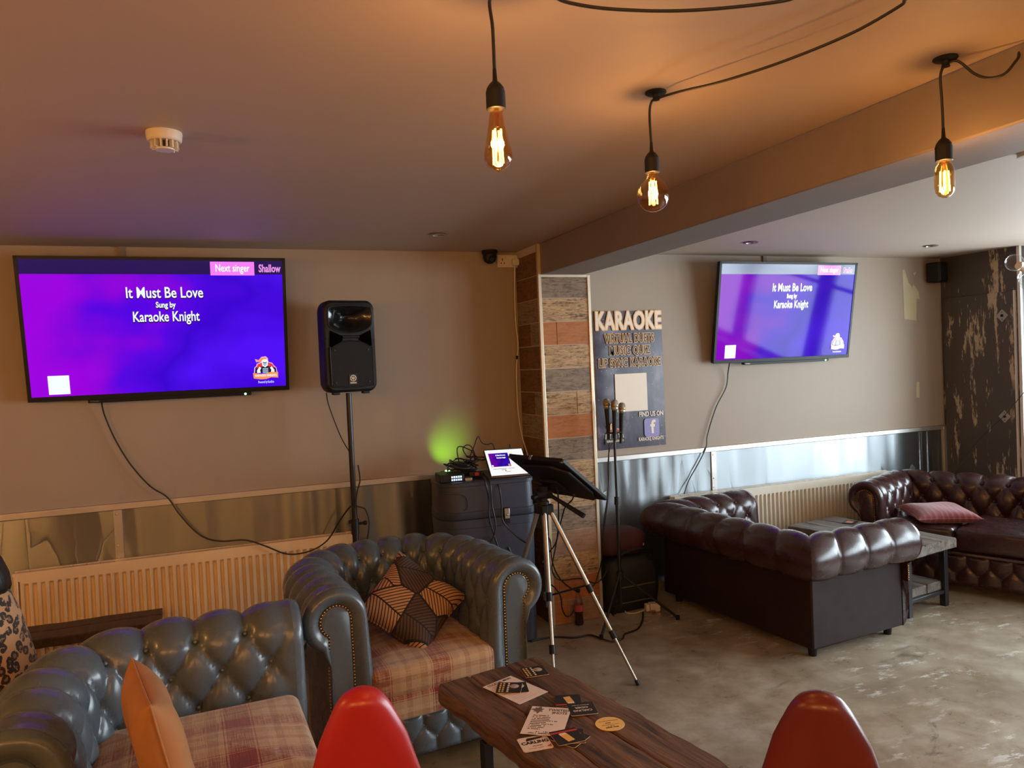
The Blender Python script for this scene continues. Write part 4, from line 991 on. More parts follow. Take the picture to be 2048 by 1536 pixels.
# laminated menu
tm = thing('laminated_menu', 'laminated menu sheet headed twisted shots in the middle of the coffee table', 'menu', (.9665, 2.307, ZT+.0030), math.radians(-34.5), None)
MB().grid([[(-.084, -.112, .0005), (-.084, .112, .0005)], [(.084, -.112, .0005), (.084, .112, .0005)]]).build('laminate', m_sleeve, tm, smooth=0)
pp = MB().box((-.069, -.099, .0007), (.069, .099, .0011)).build('paper', m_paper, tm, smooth=0)
lt('heading_lettering', 'TWISTED', .021, m_ink, pp, .028, .078, .0012, off=.0004, sx=.82); lt('heading_lettering', 'SHOTS', .021, m_ink, pp, .034, .058, .0012, off=.0004, sx=.82)
def print_lines(par, lines, z, m, name='small_print'):
    # rows of print too small to read: short strokes of letter height
    mb = MB(); rp = random.Random(5)
    for x0, x1, y, hh_ in lines:
        x = x0
        while x < x1:
            w_ = hh_*rp.uniform(.35, .75)
            if rp.random() > .12: mb.box((x, y-hh_/2, z), (x+w_*.72, y+hh_/2*rp.uniform(.6, 1), z+.0002))
            x += w_
    return tag(mb.build(name, m, par, smooth=0), None, None, None, 'stuff')
print_lines(pp, [(-.052, -.052+w_, .034-k*.0118, .0058) for k, w_ in enumerate((.052, .060, .058, .088, .050, .078, .062, .054, .040))]+[(-.02, .025, -.078, .0075), (-.045, .045, -.089, .0065)], .0011, m_ink)
mb = MB()
for k in range(7):
    a = .5+k*.85; c, s = math.cos(a), math.sin(a); L_ = .030 if k % 2 else .022
    mb.prism([(-.042+q*c-r_*s, .074+q*s+r_*c) for q, r_ in ((0, 0), (L_*.5, .0065), (L_, 0), (L_*.5, -.0065))], .0011, .0013)
mb.build('leaf_drawing', simple('grey_print', (.16, .13, .11), .5), pp, smooth=0)
print_lines(*SMALL)
# white lager mat
t = thing('beer_mat', 'white beer mat with bold black lager name at the near left of the coffee table', 'beer mat', (.875, 2.190, ZT), math.radians(-6))
MB().prism(rrect(.098, .090, .009), 0, .0016).build('card', m_cardedge, t, smooth=0)
f = MB().prism(rrect(.0975, .0895, .009), .0016, .0018).build('printed_face', m_card, t, smooth=0)
lt('lettering', 'CARLING', .0235, m_ink, f, .002, .006, .0019, off=.0011, sx=.90)
print_lines(f, [(-.012, .018, -.016, .004), (-.03, .02, -.030, .002)], .0018, m_ink)
MB().prism([(-.022, .020), (.030, .034), (.036, .027), (-.022, .030)][::1], .0018, .0020).build('black_flash', m_ink, f, smooth=0)
MB().prism([(-.024, .018), (-.018, .036), (.034, .036), (.024, .026)], .0018, .0021).build('black_flash', m_ink, f, smooth=0)
MB().prism([(.030, -.030), (.047, -.018), (.044, -.036)], .0018, .0020).build('red_flash', m_red, f, smooth=0)
# stack of three mats
glassmat('black beer mat at the bottom of the stack beside the laminated menu', .990, 2.172, ZT, math.radians(30))
stout('beer_mat', 'black beer mat in the middle of the stack beside the laminated menu', .992, 2.178, ZT+.0022, math.radians(-20))
glassmat('black beer mat with red band on top of the stack beside the laminated menu', .981, 2.177, ZT+.0046, math.radians(-4))
t = thing('round_coaster', 'round gold coaster lying alone near the right edge of the coffee table', 'coaster', (1.147, 2.199, ZT), math.radians(170))
MB().lathe([(0, 0), (.048, 0), (.0485, .0008), (.048, .0018), (0, .0018)], 40).build('card', m_gold_mat, t)
print_lines(t, [(-.022, .022, .025, .0065), (-.010, .014, .016, .004), (-.030, .030, .006, .002), (-.008, .010, -.006, .006), (-.034, .034, -.020, .003)], .0018, m_ink)
t = thing('glass_ashtray', 'low clear glass dish at the near edge of the coffee table', 'glass dish', (.893, 1.965, .501))
MB().lathe([(0, 0), (.028, 0), (.031, .004), (.034, .028), (.0335, .030), (.030, .029), (.026, .008), (0, .007)], 32).build('glass_body', m_clear, t)
# ================================================================== RED CHAIRS
def redchair(lab, loc, rz, mat, ztop, wide=1.0):
    t = thing('chair', lab, 'chair', loc, rz, 'red egg-backed chairs')
    pr = [(0.0, .0), (.0008, .010), (.003, .020), (.007, .030), (.015, .043), (.024, .051), (.036, .060), (.052, .069), (.083, .084), (.118, .100), (.166, .114), (.22, .130), (.28, .150), (.36, .170), (.44, .182), (.50, .178), (.535, .160)]
    rows = []; n = 36
    for d, hw in pr:
        hw *= wide; z = ztop-d; th = min(.042, .06*min(1, (d/.05)**.5)); yc = .02+.10*d+.10*max(0, d-.25)
        rows.append([(max(hw, .001)*math.cos(2*PI*k/n), yc+max(th, .001)*math.sin(2*PI*k/n) - .9*(hw*math.cos(2*PI*k/n))**2, z) for k in range(n)])
    MB().grid(rows, cv=True).add(rows[-1], [tuple(range(n))]).build('backrest', mat, t, smooth=180)
    sm = MB(); P = []
    for ins, z in ((-.03, .40), (0, .41), (.006, .435), (0, .455), (-.02, .470)): P.append([(x, y, z) for x, y in rrect(.42+2*ins, .42+2*ins, .10+ins, 7, 0, .24)])
    for q in (.75, .45, .1): P.append([(x*q, .24+(y-.24)*q, .472+.008*(1-q)) for x, y in rrect(.38, .38, .08, 7, 0, .24)])
    sm.grid(P, cv=True); m = len(P[0]); sm.add(P[-1], [tuple(range(m))]); sm.add(P[0], [tuple(range(m))[::-1]])
    sm.build('seat', mat, t, smooth=60)
    for sx in (-1, 1):
        for y, y2 in ((.08, .03), (.40, .45)): MB().cyl((sx*.15, y, .405), (sx*.20, y2, 0), .014, .010).build('leg', m_blackmetal, t)
    return t
redchair('bright red egg-backed chair in front of the coffee table, at bottom centre', (.268, 1.72, 0), math.radians(-9), m_redvinyl, .976)
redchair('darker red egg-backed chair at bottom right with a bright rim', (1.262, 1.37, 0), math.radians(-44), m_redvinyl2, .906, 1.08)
# ================================================================== KARAOKE CORNER
# blue moulded case: lid, body, ribs, latch
CASE = t = thing('equipment_case', 'tall dark blue moulded plastic case standing beside the tiled pillar', 'case', (1.475, 4.275, 0), math.radians(-5))
def rr2(w, d, rl, rr_, n=8):
    out = []
    for (cx, cy, a0, r) in ((w/2-rr_, rr_, -90, rr_), (w/2-rr_, d-rr_, 0, rr_), (-w/2+rl, d-rl, 90, rl), (-w/2+rl, rl, 180, rl)):
        for k in range(n+1): a = math.radians(a0+90*k/n); out.append((cx+r*math.cos(a), cy+r*math.sin(a)))
    return out
def ringed(levels, name, par, w=.585, d=.40):
    P = [[(x*(1+2*i/w), d/2+(y-d/2)*(1+2*i/d), z) for x, y in rr2(w, d, .13, .06)] for i, z in levels]
    mb = MB().grid(P, cv=True); m = len(P[0]); mb.add(P[-1], [tuple(range(m))]); mb.add(P[0], [tuple(range(m))[::-1]])
    return mb.build(name, m_case, par, smooth=40)
ringed([(-.02, .0), (-.008, .01), (-.006, .06), (-.002, .45), (.0, .70), (.0, .735), (.005, .738), (.005, .785), (.0, .789)], 'case_body', t)
lid = ringed([(.004, .792), (.006, .795), (.006, .832), (.001, .836), (-.001, .96), (-.002, .985), (.004, .988), (.004, 1.006), (-.002, 1.012), (-.010, 1.014)], 'lid', t)
for a, b in (((-.22, .925), (-.10, .925)), ): MB().tube([(-.285, .05, .955), (-.24, .005, .955), (-.19, -.002, .95), (-.145, -.003, .935), (-.130, -.003, .905), (-.130, -.003, .862), (-.15, -.002, .845)], .0035, 6).build('lid_rib', m_case, lid)
MB().tube([(-.29, .08, .66), (-.22, .002, .655), (-.12, -.001, .63), (-.04, -.002, .59), (.03, -.002, .53), (.06, -.002, .45), (.06, -.001, .30), (.02, 0, .14)], .008, 8).build('body_rib', m_case, t)
MB().tube([(.11, -.002, .60), (.15, -.002, .50), (.20, -.002, .40), (.24, -.002, .36)], .006, 8).build('body_rib', m_case, t)
la = MB().box((.088, -.012, .745), (.128, .004, .842)).build('latch_recess', m_black, t, bevel=.003, smooth=0)
MB().box((.092, -.018, .775), (.124, -.010, .838)).cyl((.108, -.022, .80), (.108, -.016, .80), .007).build('latch', m_brass if False else m_alu, t, bevel=.003, smooth=0)
ctop = 1.0145
# small mixer / receiver with lit digits
t = thing('receiver_box', 'black receiver box with blue-white digits on the left of the blue case', 'receiver', (1.275, 4.33, ctop), math.radians(-6))
MB().box((-.080, 0, 0), (.070, .16, .045)).build('casing', m_black, t, bevel=.004, smooth=0)
MB().box((-.012, -.0025, .006), (.062, .001, .040)).build('display', m_blackgloss, t, smooth=0)
mb = MB()
for zz in (.013, .030):
    for k in range(5):
        for q in (0, 1): mb.box((-.008+k*.0135+q*.0055, -.0034, zz-.005), (-.0055+k*.0135+q*.0055, -.0025, zz+.006))
        mb.box((-.008+k*.0135, -.0034, zz-.001+(k%2)*.005), (k*.0135, -.0025, zz+.001+(k%2)*.005))
tag(mb.build('display_digits', m_led, t, smooth=0), None, None, None, 'stuff')
MB().box((.075, .0, 0), (.118, .05, .018)).build('grey_dock', m_alu, t, bevel=.002, smooth=0)
# little party light that throws a green glow on the wall
t = thing('party_light', 'small black party light at the back of the blue case glowing green on the wall', 'party light', (1.335, 4.60, ctop), 0)
MB().box((-.05, -.04, 0), (.03, .04, .03)).build('casing', m_black, t, bevel=.004, smooth=0)
MB().lathe([(.016, .030), (.014, .036), (0, .038)], 16, c=(-.01, .01, 0)).build('lens', m_green, t)
ld = bpy.data.lights.new('green_glow', 'SPOT'); ld.energy = 4.0; ld.color = (.30, 1.0, .02); ld.spot_size = math.radians(70); ld.spot_blend = 1.0; ld.shadow_soft_size = .01
lo = bpy.data.objects.new('green_glow', ld); COL.objects.link(lo); lo.parent = t; lo.location = (-.01, .02, .05)
lo.rotation_euler = Vector((.055, .17, .10)).to_track_quat('-Z', 'Y').to_euler()
# tablet propped up on the case
n = N('tablet_page'); n.p(Base_Color=(.01, .01, .01), Emission_Color=(.93, .93, .92), Emission_Strength=.95, Roughness=.1); m_page = n.m
t = thing('tablet', 'tablet with bright white page propped on the blue case', 'tablet', (1.630, 4.353, 1.1005), rot=(-.65, .03, .05))
MB().prism(rrect(.262, .192, .010), -.004, .004, M=MW).build('casing', m_blackgloss, t, smooth=0)
s = MB().box((-.125, -.0048, -.090), (.125, -.004, .090)).build('screen', m_page, t, smooth=0)
v = MB().box((-.108, -.0056, -.030), (.022, -.0048, .066)).build('video_window', screen('tablet_video', .45), s, smooth=0)
text('title_lettering', 'It Must Be Love', .012, m_scrtext, v, (-.03, -.0060, .050), offset=.0005, sx=.85); text('title_lettering', 'Karaoke Knight', .011, m_scrtext, v, (-.03, -.0060, .032), offset=.0005, sx=.85)
MB().box((-.105, -.006, -.028), (-.094, -.0056, -.017)).build('blank_card', m_scrtext, v, smooth=0); MB().box((.005, -.006, -.028), (.017, -.0056, -.014)).build('small_crest', e_orange, v, smooth=0)
mb = MB()
for q in ((-.10, -.045, .09), (.0, -.045, .04), (-.05, -.052, .03), (.05, .045, .05), (-.02, -.068, .03)): mb.box((q[0], -.0054, q[1]-.0012), (q[0]+q[2], -.0048, q[1]+.0012))
tag(mb.build('small_print', simple('screen_grey', (.3, .3, .3), .5), s, smooth=0), None, None, None, 'stuff')
MB().sphere((-.022, -.005, -.060), .005, 8).build('red_mark', e_red, s)
MB().tube([(-.13, -.004, -.098), (-.05, -.006, -.100), (.06, -.004, -.099), (.13, -.003, -.098), (.15, .0, -.105)], .0035).build('rest_cord', simple('red_brown_cord', (.16, .07, .04), .5), t)
MB().box((-.06, .008, -.09), (.06, .012, .02)).build('prop_stand', m_black, t, smooth=0)
# cables and adaptors heaped on the case
rnd = random.Random(11)
t = thing('cable_heap', 'heap of black cables and adaptors on top of the blue case behind the tablet', 'cables', (1.44, 4.47, ctop), 0)
for k in range(11):
    pts = []; cx, cy = rnd.uniform(-.10, .04), rnd.uniform(-.05, .10); rx = rnd.uniform(.03, .09); z = .012+.011*k
    for j in range(7):
        a = j*1.05+k; pts.append((cx+rx*math.cos(a)*rnd.uniform(.8, 1.3), cy+rx*.7*math.sin(a), max(.006, z+rnd.uniform(-.012, .022))))
    MB().tube(pts, rnd.choice((.0032, .004, .005))).build('cable', m_cable, t)
L0 = Vector((1.44, 4.47, ctop))
for pts in ([(1.370, 4.500, 1.107), (1.361, 4.500, 1.186), (1.387, 4.520, 1.204), (1.432, 4.520, 1.187), (1.464, 4.500, 1.161), (1.468, 4.480, 1.100)], [(1.414, 4.460, 1.138), (1.387, 4.460, 1.193), (1.414, 4.460, 1.216), (1.446, 4.460, 1.198), (1.469, 4.460, 1.134)], [(1.443, 4.500, 1.141), (1.472, 4.500, 1.198), (1.502, 4.500, 1.259), (1.526, 4.500, 1.219), (1.559, 4.500, 1.204), (1.593, 4.500, 1.208), (1.611, 4.500, 1.165)], [(1.264, 4.400, 1.057), (1.276, 4.400, 1.110), (1.325, 4.420, 1.092), (1.388, 4.440, 1.065)], [(1.710, 4.500, 1.173), (1.714, 4.500, 1.192), (1.723, 4.500, 1.169)]):
    MB().tube([Vector(p)-L0 for p in pts], .0035).build('cable', m_cable, t)
for (x, y, z, a) in ((-.05, .0, .02, .4), (-.02, .05, .045, 1.0), (-.07, .03, .075, .2), (.02, -.03, .02, -.3)):
    MB().box((-.045, -.028, -.016), (.045, .028, .016), M=Matrix.Translation((x, y, z)) @ Matrix.Rotation(a, 4, 'Z') @ Matrix.Rotation(a*.4, 4, 'X')).build('adaptor', m_black, t, bevel=.004, smooth=0)
MB().box((-.012, -.008, -.01), (.012, .008, .01), M=Matrix.Translation((.0, -.10, .03))).build('red_plug', m_red, t, smooth=0)
# cables that hang down the front of the case
for i, (pts, lab) in enumerate(((
    [(1.477, 4.400, 1.043), (1.454, 4.262, 1.014), (1.471, 4.255, 0.899), (1.465, 4.250, 0.810), (1.483, 4.250, 0.718), (1.511, 4.250, 0.624), (1.543, 4.240, 0.502)], 'leftmost thick black cable hanging down the front of the blue case'),
   ([(1.494, 4.410, 1.040), (1.483, 4.258, 0.999), (1.487, 4.250, 0.868), (1.501, 4.246, 0.777), (1.497, 4.246, 0.702), (1.462, 4.246, 0.638), (1.421, 4.246, 0.562)], 'black cable on the blue case that bends back to the left'),
   ([(1.542, 4.380, 1.040), (1.539, 4.256, 0.967), (1.547, 4.250, 0.862), (1.548, 4.245, 0.772), (1.589, 4.235, 0.708), (1.638, 4.200, 0.655), (1.655, 4.150, 0.639)], 'black cable running past the latch of the blue case to the tripod'))):
    single('cable', MB().tube(pts, .0048), m_cable, lab, 'cable')
# tripod with a monitor lying face up on its head
AP = Vector((1.629, 3.80, .945))
t = thing('camera_tripod', 'aluminium camera tripod with black fittings in front of the pillar', 'tripod', (AP.x, AP.y, 0))
feet = [Vector((1.465, 3.37, 0)), Vector((1.42, 4.12, 0)), Vector((1.967, 3.432, 0))]
for f in feet:
    f = f-Vector((AP.x, AP.y, 0)); d = Vector((f.x, f.y, 0)).normalized(); a = Vector((d.x*.035, d.y*.035, .90)); dirn = (f-a)
    q1, q2 = a+dirn*.46, a+dirn*.72
    lg = MB().cyl(a, q1, .0125, n=14).cyl(q1, q2, .0105, n=14).cyl(q2, a+dirn*.985, .0075, n=12).build('leg', m_alu, t)
    for q in (q1, q2): MB().cyl(q-dirn.normalized()*.022, q+dirn.normalized()*.022, .0165, n=14).build('leg_clamp', m_black, lg)
    MB().cyl(a+dirn*.972, a+dirn*1.0, .010, .012, n=12).build('rubber_foot', m_black, lg)
    MB().cyl(Vector((0, 0, .42)), a+dirn*.44, .0055, n=8).build('brace', m_blackmetal, t)
    MB().box((-.018, -.018, .875), (.018, .018, .93), M=Matrix.Translation((d.x*.035, d.y*.035, 0))).build('hinge', m_black, t, bevel=.004, smooth=0)
MB().cyl((0, 0, .36), (0, 0, .93), .011).cyl((0, 0, .40), (0, 0, .44), .022).build('centre_column', m_alu, t)
h = MB().cyl((0, 0, .89), (0, 0, .945), .034, .030).cyl((0, 0, .945), (0, 0, .985), .022).cyl((-.045, .0, .985), (.045, .0, .985), .030).cyl((0, 0, .985), (0, 0, 1.03), .026, .034).build('pan_head', m_black, t)
MB().cyl((.02, -.03, .985), (.135, -.22, .885), .010, .014).build('pan_handle', m_black, t)
MB().cyl((-.05, -.02, .98), (-.075, -.03, .975), .014).build('lock_knob', m_black, t)
t = thing('monitor', 'black flat monitor lying tilted face up on the camera tripod', 'monitor', (1.700, 3.745, 1.075))
Rm = Matrix.Rotation(-1.109, 4, 'Z') @ Matrix.Rotation(.993, 4, 'X') @ Matrix.Rotation(.047, 4, 'Y'); t.rotation_euler = Rm.to_euler()
MB().prism(rrect(.364, .486, .012), -.010, .012, M=MW).build('casing', m_black, t, bevel=.004, smooth=0)
MB().box((-.160, .0125, -.225), (.160, .0135, .225)).build('screen', m_blackgloss, t, smooth=0)
MB().prism([(-.165, -.17), (.12, -.22), (.165, -.12), (.165, .14), (.08, .20), (-.12, .18)], -.030, -.010, M=MW).build('rear_housing', m_black, t, bevel=.008, smooth=0)
MB().box((-.09, -.048, -.09), (.03, -.030, .04)).build('clamp_plate', m_black, t, bevel=.004, smooth=0)
for x, z in ((.170, .236), (-.172, .237), (-.03, .242)): MB().box((x-.008, -.012, z-.005), (x+.008, .013, z+.005)).build('corner_clip', m_alu, t, bevel=.002, smooth=0)
for pts, lab in (([(1.645, 3.660, 1.038), (1.682, 3.720, 0.985), (1.739, 3.850, 0.848), (1.777, 3.950, 0.740), (1.783, 4.000, 0.656), (1.758, 4.050, 0.590), (1.714, 4.050, 0.537)], 'black cable hanging straight down from the monitor on the tripod'),
  ([(1.730, 3.620, 0.995), (1.778, 3.750, 0.943), (1.834, 3.950, 0.872), (1.885, 4.100, 0.807), (1.896, 4.200, 0.678), (1.886, 4.250, 0.546), (1.873, 4.280, 0.416), (1.933, 4.300, 0.340), (2.101, 4.360, 0.310), (2.228, 4.400, 0.252), (2.293, 4.410, 0.277), (2.325, 4.410, 0.322)], 'black cable looping from the monitor across the foot of the pillar'),
  ([(1.735, 4.100, 0.865), (1.768, 4.150, 0.703), (1.833, 4.200, 0.624), (1.858, 4.240, 0.489), (1.918, 4.300, 0.373), (2.002, 4.340, 0.281), (2.100, 4.380, 0.214)], 'black cable running down to the cola bottle at the pillar foot'),
  ([(1.849, 4.280, 0.338), (1.912, 4.320, 0.281), (1.962, 4.360, 0.208), (1.975, 4.380, 0.136), (2.005, 4.390, 0.074), (2.046, 4.400, 0.071), (2.084, 4.400, 0.123)], 'black cable drooping in a loop low on the pillar, left of the bottle')):
    single('cable', MB().tube(pts, .0042), m_cable, lab, 'cable')
single('cable', MB().tube([(1.701, 4.253, 0.006), (1.767, 4.266, 0.006), (1.863, 4.254, 0.006), (1.968, 4.188, 0.006), (2.068, 4.183, 0.006), (2.097, 4.072, 0.012), (2.138, 4.022, 0.006), (2.215, 4.037, 0.006), (2.266, 4.096, 0.006), (2.379, 4.136, 0.006), (2.492, 4.264, 0.006), (2.571, 4.389, 0.006)], .006), m_cable, 'black cable snaking over the floor from the armchair to the microphone stand', 'cable')
# cola bottle
t = thing('cola_bottle', 'half-full cola bottle with red label on the floor at the pillar', 'bottle', (2.100, 4.395, 0))
prof = [(0, .0), (.022, .0), (.029, .006), (.031, .02), (.0285, .05), (.027, .07), (.0305, .095), (.0315, .115), (.0305, .135), (.026, .160), (.018, .185), (.012, .205), (.0115, .222), (0, .222)]
MB().lathe(prof, 28).build('bottle_body', m_cola_glass, t); MB().lathe([(0, .003)]+[(r-.0015, z) for r, z in prof[1:9] if z < .118 and r > 0]+[(0, .117)], 24).build('cola', simple('cola_liquid', (.012, .005, .003), .1), t)
MB().lathe([(.0312, .092), (.0322, .096), (.0326, .115), (.0316, .133), (.0308, .134)], 28).build('label_band', simple('cola_red_label', (.42, .08, .07), .5), t)
MB().lathe([(0, .232), (.013, .232), (.0138, .222), (.0138, .214)], 20).build('cap', m_black, t)
# microphone stand with three microphones
MS = Vector((2.345, 4.275, 0))
t = thing('microphone_stand', 'black tripod microphone stand in front of the poster', 'microphone stand', MS)
MB().cyl((0, 0, .30), (0, 0, .80), .012).cyl((0, 0, .80), (0, 0, 1.30), .0085).cyl((0, 0, .775), (0, 0, .825), .018, .016).cyl((0, 0, .29), (0, 0, .345), .022).build('pole', m_blackmetal, t)
MB().cyl((-.055, 0, 1.235), (.055, .01, 1.235), .0055).cyl((0, 0, 1.20), (0, 0, 1.30), .012).build('clip_bar', m_black, t)
for f in (Vector((2.106, 4.104, .012)), Vector((2.705, 4.18, .012)), Vector((2.40, 4.47, .012))):
    f = f-MS; lg = MB().cyl((0, 0, .33), f, .0085, n=10).build('leg', m_blackmetal, t)
    MB().cyl(f+Vector((0, 0, -.012)), f+Vector((0, 0, .014)), .013, n=10).build('rubber_foot', m_black, lg)
    MB().cyl((0, 0, .13), Vector((0, 0, .33)).lerp(f, .55), .0055, n=8).build('brace', m_blackmetal, t)
MB().cyl((0, 0, .12), (0, 0, .30), .009).build('lower_tube', m_blackmetal, t)
def mic(lab, top, bot, first=[None]):
    top, bot = Vector(top), Vector(bot); d = (top-bot).normalized(); Ln = .215
    if first[0] is None:
        t = thing('microphone', lab, 'microphone', (0, 0, 0), group='microphones on the stand'); first[0] = t
        MB().lathe([(0, -.02), (.0085, -.02), (.010, 0), (.0125, .02), (.0165, .120), (.0175, .150), (.0, .150)], 24).build('handle', m_black, t)
        MB().lathe([(.0165, .150), (.0215, .158), (.0225, .163), (.0225, .170), (.0215, .171)], 28).build('collar_ring', m_alu, t)
        hd = MB().lathe([(.0205, .170), (.0240, .176), (.0242, .181), (.0235, .186), (.0235, .194), (.0205, .208), (.0140, .217), (0, .220)], 28).build('grille_head', simple('microphone_mesh', (.30, .25, .19), .4, .8, bump=1.0, bscale=900), t)
        MB().lathe([(.0243, .180), (.0250, .183), (.0243, .186)], 28).build('head_band', m_brass, hd)
        MB().box((-.004, -.0175, .095), (.004, -.0145, .108)).build('switch', m_alu, t, smooth=0)
        MB().cyl((0, 0, -.045), (0, 0, -.015), .0095).build('connector', m_black, t)
    else: t = dup(first[0])
    t['label'] = lab; t.location = bot; t.rotation_euler = d.to_track_quat('Z', 'Y').to_euler()
    return t
mic('left microphone of the three on the stand, leaning outwards', (2.312, 4.300, 1.448), (2.309, 4.285, 1.240))
mic('middle microphone of the three, right above the stand pole', (2.343, 4.250, 1.447), (2.335, 4.250, 1.231))
mic('right microphone of the three on the stand', (2.424, 4.300, 1.422), (2.402, 4.290, 1.207))
single('cable', MB().tube([(2.306, 4.270, 1.177), (2.283, 4.260, 1.036), (2.274, 4.250, 0.879), (2.254, 4.260, 0.720), (2.243, 4.300, 0.553), (2.272, 4.380, 0.402), (2.262, 4.420, 0.295), (2.230, 4.420, 0.233), (2.185, 4.420, 0.220)], .0035), m_cable, 'microphone cable twisting down the left side of the stand', 'cable')
single('cable', MB().tube([(2.314, 4.240, 1.179), (2.278, 4.230, 1.119), (2.271, 4.230, 0.977), (2.250, 4.230, 0.821), (2.239, 4.260, 0.690), (2.251, 4.300, 0.568), (2.258, 4.360, 0.343), (2.275, 4.380, 0.237), (2.414, 4.594, 0.006), (2.368, 4.420, 0.006)], .0035), m_cable, 'second microphone cable hanging beside the first and falling to the floor', 'cable')
# bags behind the stand
def softbox(w, d, h, seed, k=.02):
    rnd = random.Random(seed); ph = [rnd.random()*6 for _ in range(4)]; P = []
    for q, z in ((.90, 0), (1.0, .06), (1.03, .35), (1.0, .7), (.93, .9), (.72, 1.0), (.35, 1.03), (.05, 1.04)):
        P.append([(x*q+k*math.sin(5*z+ph[0]+9*y), y*q+k*math.sin(7*x*3+ph[1]), z*h+k*.7*math.sin(11*x+ph[2])*(z > .5)) for x, y in rrect(w, d, min(w, d)*.3, 6)])
    mb = MB().grid(P, cv=True); m = len(P[0]); mb.add(P[-1], [tuple(range(m))]); mb.add(P[0], [tuple(range(m))[::-1]]); return mb
t = thing('equipment_bag', 'black soft equipment bag on the floor behind the microphone stand', 'bag', (2.56, 4.60, 0), .05)
softbox(.42, .28, .36, 2, .008).build('bag_body', simple('black_nylon', (.010, .010, .011), .6), t, smooth=180)
MB().tube([(-.12, -.13, .33), (-.11, -.15, .40), (0, -.16, .42), (.11, -.15, .40), (.12, -.13, .33)], .011).build('handle', m_black, t)
MB().box((-.13, -.149, .17), (.15, -.143, .178)).build('zip', m_alu, t, smooth=0)
t = thing('holdall', 'dark red holdall lying on the black bag behind the microphone stand', 'bag', (2.52, 4.60, .378), -.1)
softbox(.34, .22, .17, 6, .014).build('bag_body', m_bag, t, smooth=180)
MB().sphere((.155, -.06, .05), .012, 10).build('white_tag', m_white, t)
t = thing('plug_adaptor', 'cream plug adaptor on the floor behind the burgundy sofa', 'plug', (2.665, 4.40, 0), -.2)
MB().box((-.035, -.03, 0), (.035, .03, .055)).build('adaptor_body', m_white, t, bevel=.006, smooth=0)
MB().box((-.062, -.022, .004), (-.037, .026, .05)).build('plug', m_white, t, bevel=.005, smooth=0)
MB().box((-.034, -.058, .008), (-.008, -.035, .018)).build('pin', m_brass, t, smooth=0)
MB().tube([Vector(p)-Vector((2.665, 4.40, 0)) for p in [(2.732, 4.517, 0.100), (2.724, 4.522, 0.030), (2.662, 4.468, 0.006), (2.593, 4.412, 0.006), (2.518, 4.372, 0.006), (2.469, 4.398, 0.006), (2.482, 4.473, 0.006), (2.519, 4.558, 0.010), (2.556, 4.601, 0.020)]], .0045).build('lead', m_white, t)
# loudspeaker on its pole
SP = Vector((.712, 4.50, 0))
t = thing('speaker_stand', 'black tripod stand carrying the loudspeaker behind the grey armchair', 'speaker stand', SP)
MB().cyl((0, 0, .10), (0, 0, .78), .019).cyl((0, 0, .78), (0, 0, 1.575), .0165).cyl((0, 0, .74), (0, 0, .83), .024).cyl((0, 0, .10), (0, 0, .16), .028).build('pole', m_blackmetal, t)
MB().cyl((.02, -.0, .80), (.055, -.0, .80), .008).sphere((.06, 0, .80), .014, 10).build('locking_knob', m_black, t)
MB().cyl((-.035, 0, .815), (-.02, 0, .815), .01).build('cable_clip', m_black, t)
for a in (-100, 30, 150):
    f = Vector((math.cos(math.radians(a))*.42, math.sin(math.radians(a))*.20 if a > 0 else math.sin(math.radians(a))*.30, .012)); lg = MB().cyl((0, 0, .58), f, .010, n=10).build('leg', m_blackmetal, t)
    MB().cyl(f-Vector((0, 0, .012)), f+Vector((0, 0, .014)), .014, n=10).build('rubber_foot', m_black, lg)
    MB().cyl((0, 0, .14), Vector((0, 0, .58)).lerp(f, .55), .006, n=8).build('brace', m_blackmetal, t)
t = thing('loudspeaker', 'black portable loudspeaker on a pole between television and pillar', 'loudspeaker', (.726, 4.42, 1.587), math.radians(10))
w2, h_, dp = .155, .520, .27
def front_outline(k=1.0, n=8): 
    return [(x, z+h_/2) for x, z in rrect(2*w2*k, h_*k, .045, 6)]
def crown(x, z):     # gentle bow of top and bottom edge
    return z + (.012*(1-(x/w2)**2) if z > h_*.5 else -.010*(1-(x/w2)**2))
P = []
for y, k in ((0.0, .93), (.006, .975), (.02, 1.0), (.10, 1.0), (.20, .90), (dp, .70)):
    P.append([(x*k*(1 if y < .11 else .92), y, crown(x, (z-h_/2)*(1 if y < .11 else .96)+h_/2)) for x, z in front_outline(1.0)])
    if y < .02: P[-1] = [(x*k if k else x, y, h_/2+(zz-h_/2)*k) for (x, _, zz) in P[-1]]
mb = MB().grid(P, cv=True); m = len(P[0]); mb.add(P[-1], [tuple(range(m))])
mb.build('cabinet', m_black, t, smooth=40)
# horn: flared recess built proud of the baffle
rim = [(x, z) for x, z in [(-.128,.478),(-.10,.490),(0,.497),(.10,.490),(.128,.478),(.130,.405),(.120,.372),(.07,.345),(0,.335),(-.07,.345),(-.120,.372),(-.130,.405)]]
hp = [[(x, -.006, z) for x, z in rim], [(x*.94, -.003, .415+(z-.415)*.93) for x, z in rim], [(x*.45, .055, .425+(z-.425)*.42) for x, z in rim], [(x*.16, .085, .43+(z-.43)*.2) for x, z in rim]]
def onrim(poly, a, c):      # where a ray from c at angle a leaves a closed outline
    d = (math.cos(a), math.sin(a)); best = None
    for (x0, z0), (x1, z1) in zip(poly, poly[1:]+poly[:1]):
        ex, ez = x1-x0, z1-z0; den = d[0]*ez-d[1]*ex
        if abs(den) < 1e-9: continue
        tt = ((x0-c[0])*ez-(z0-c[1])*ex)/den; u = ((x0-c[0])*d[1]-(z0-c[1])*d[0])/den
        if tt > 0 and -1e-6 <= u <= 1+1e-6 and (best is None or tt < best): best = tt
    return (c[0]+d[0]*best, c[1]+d[1]*best)
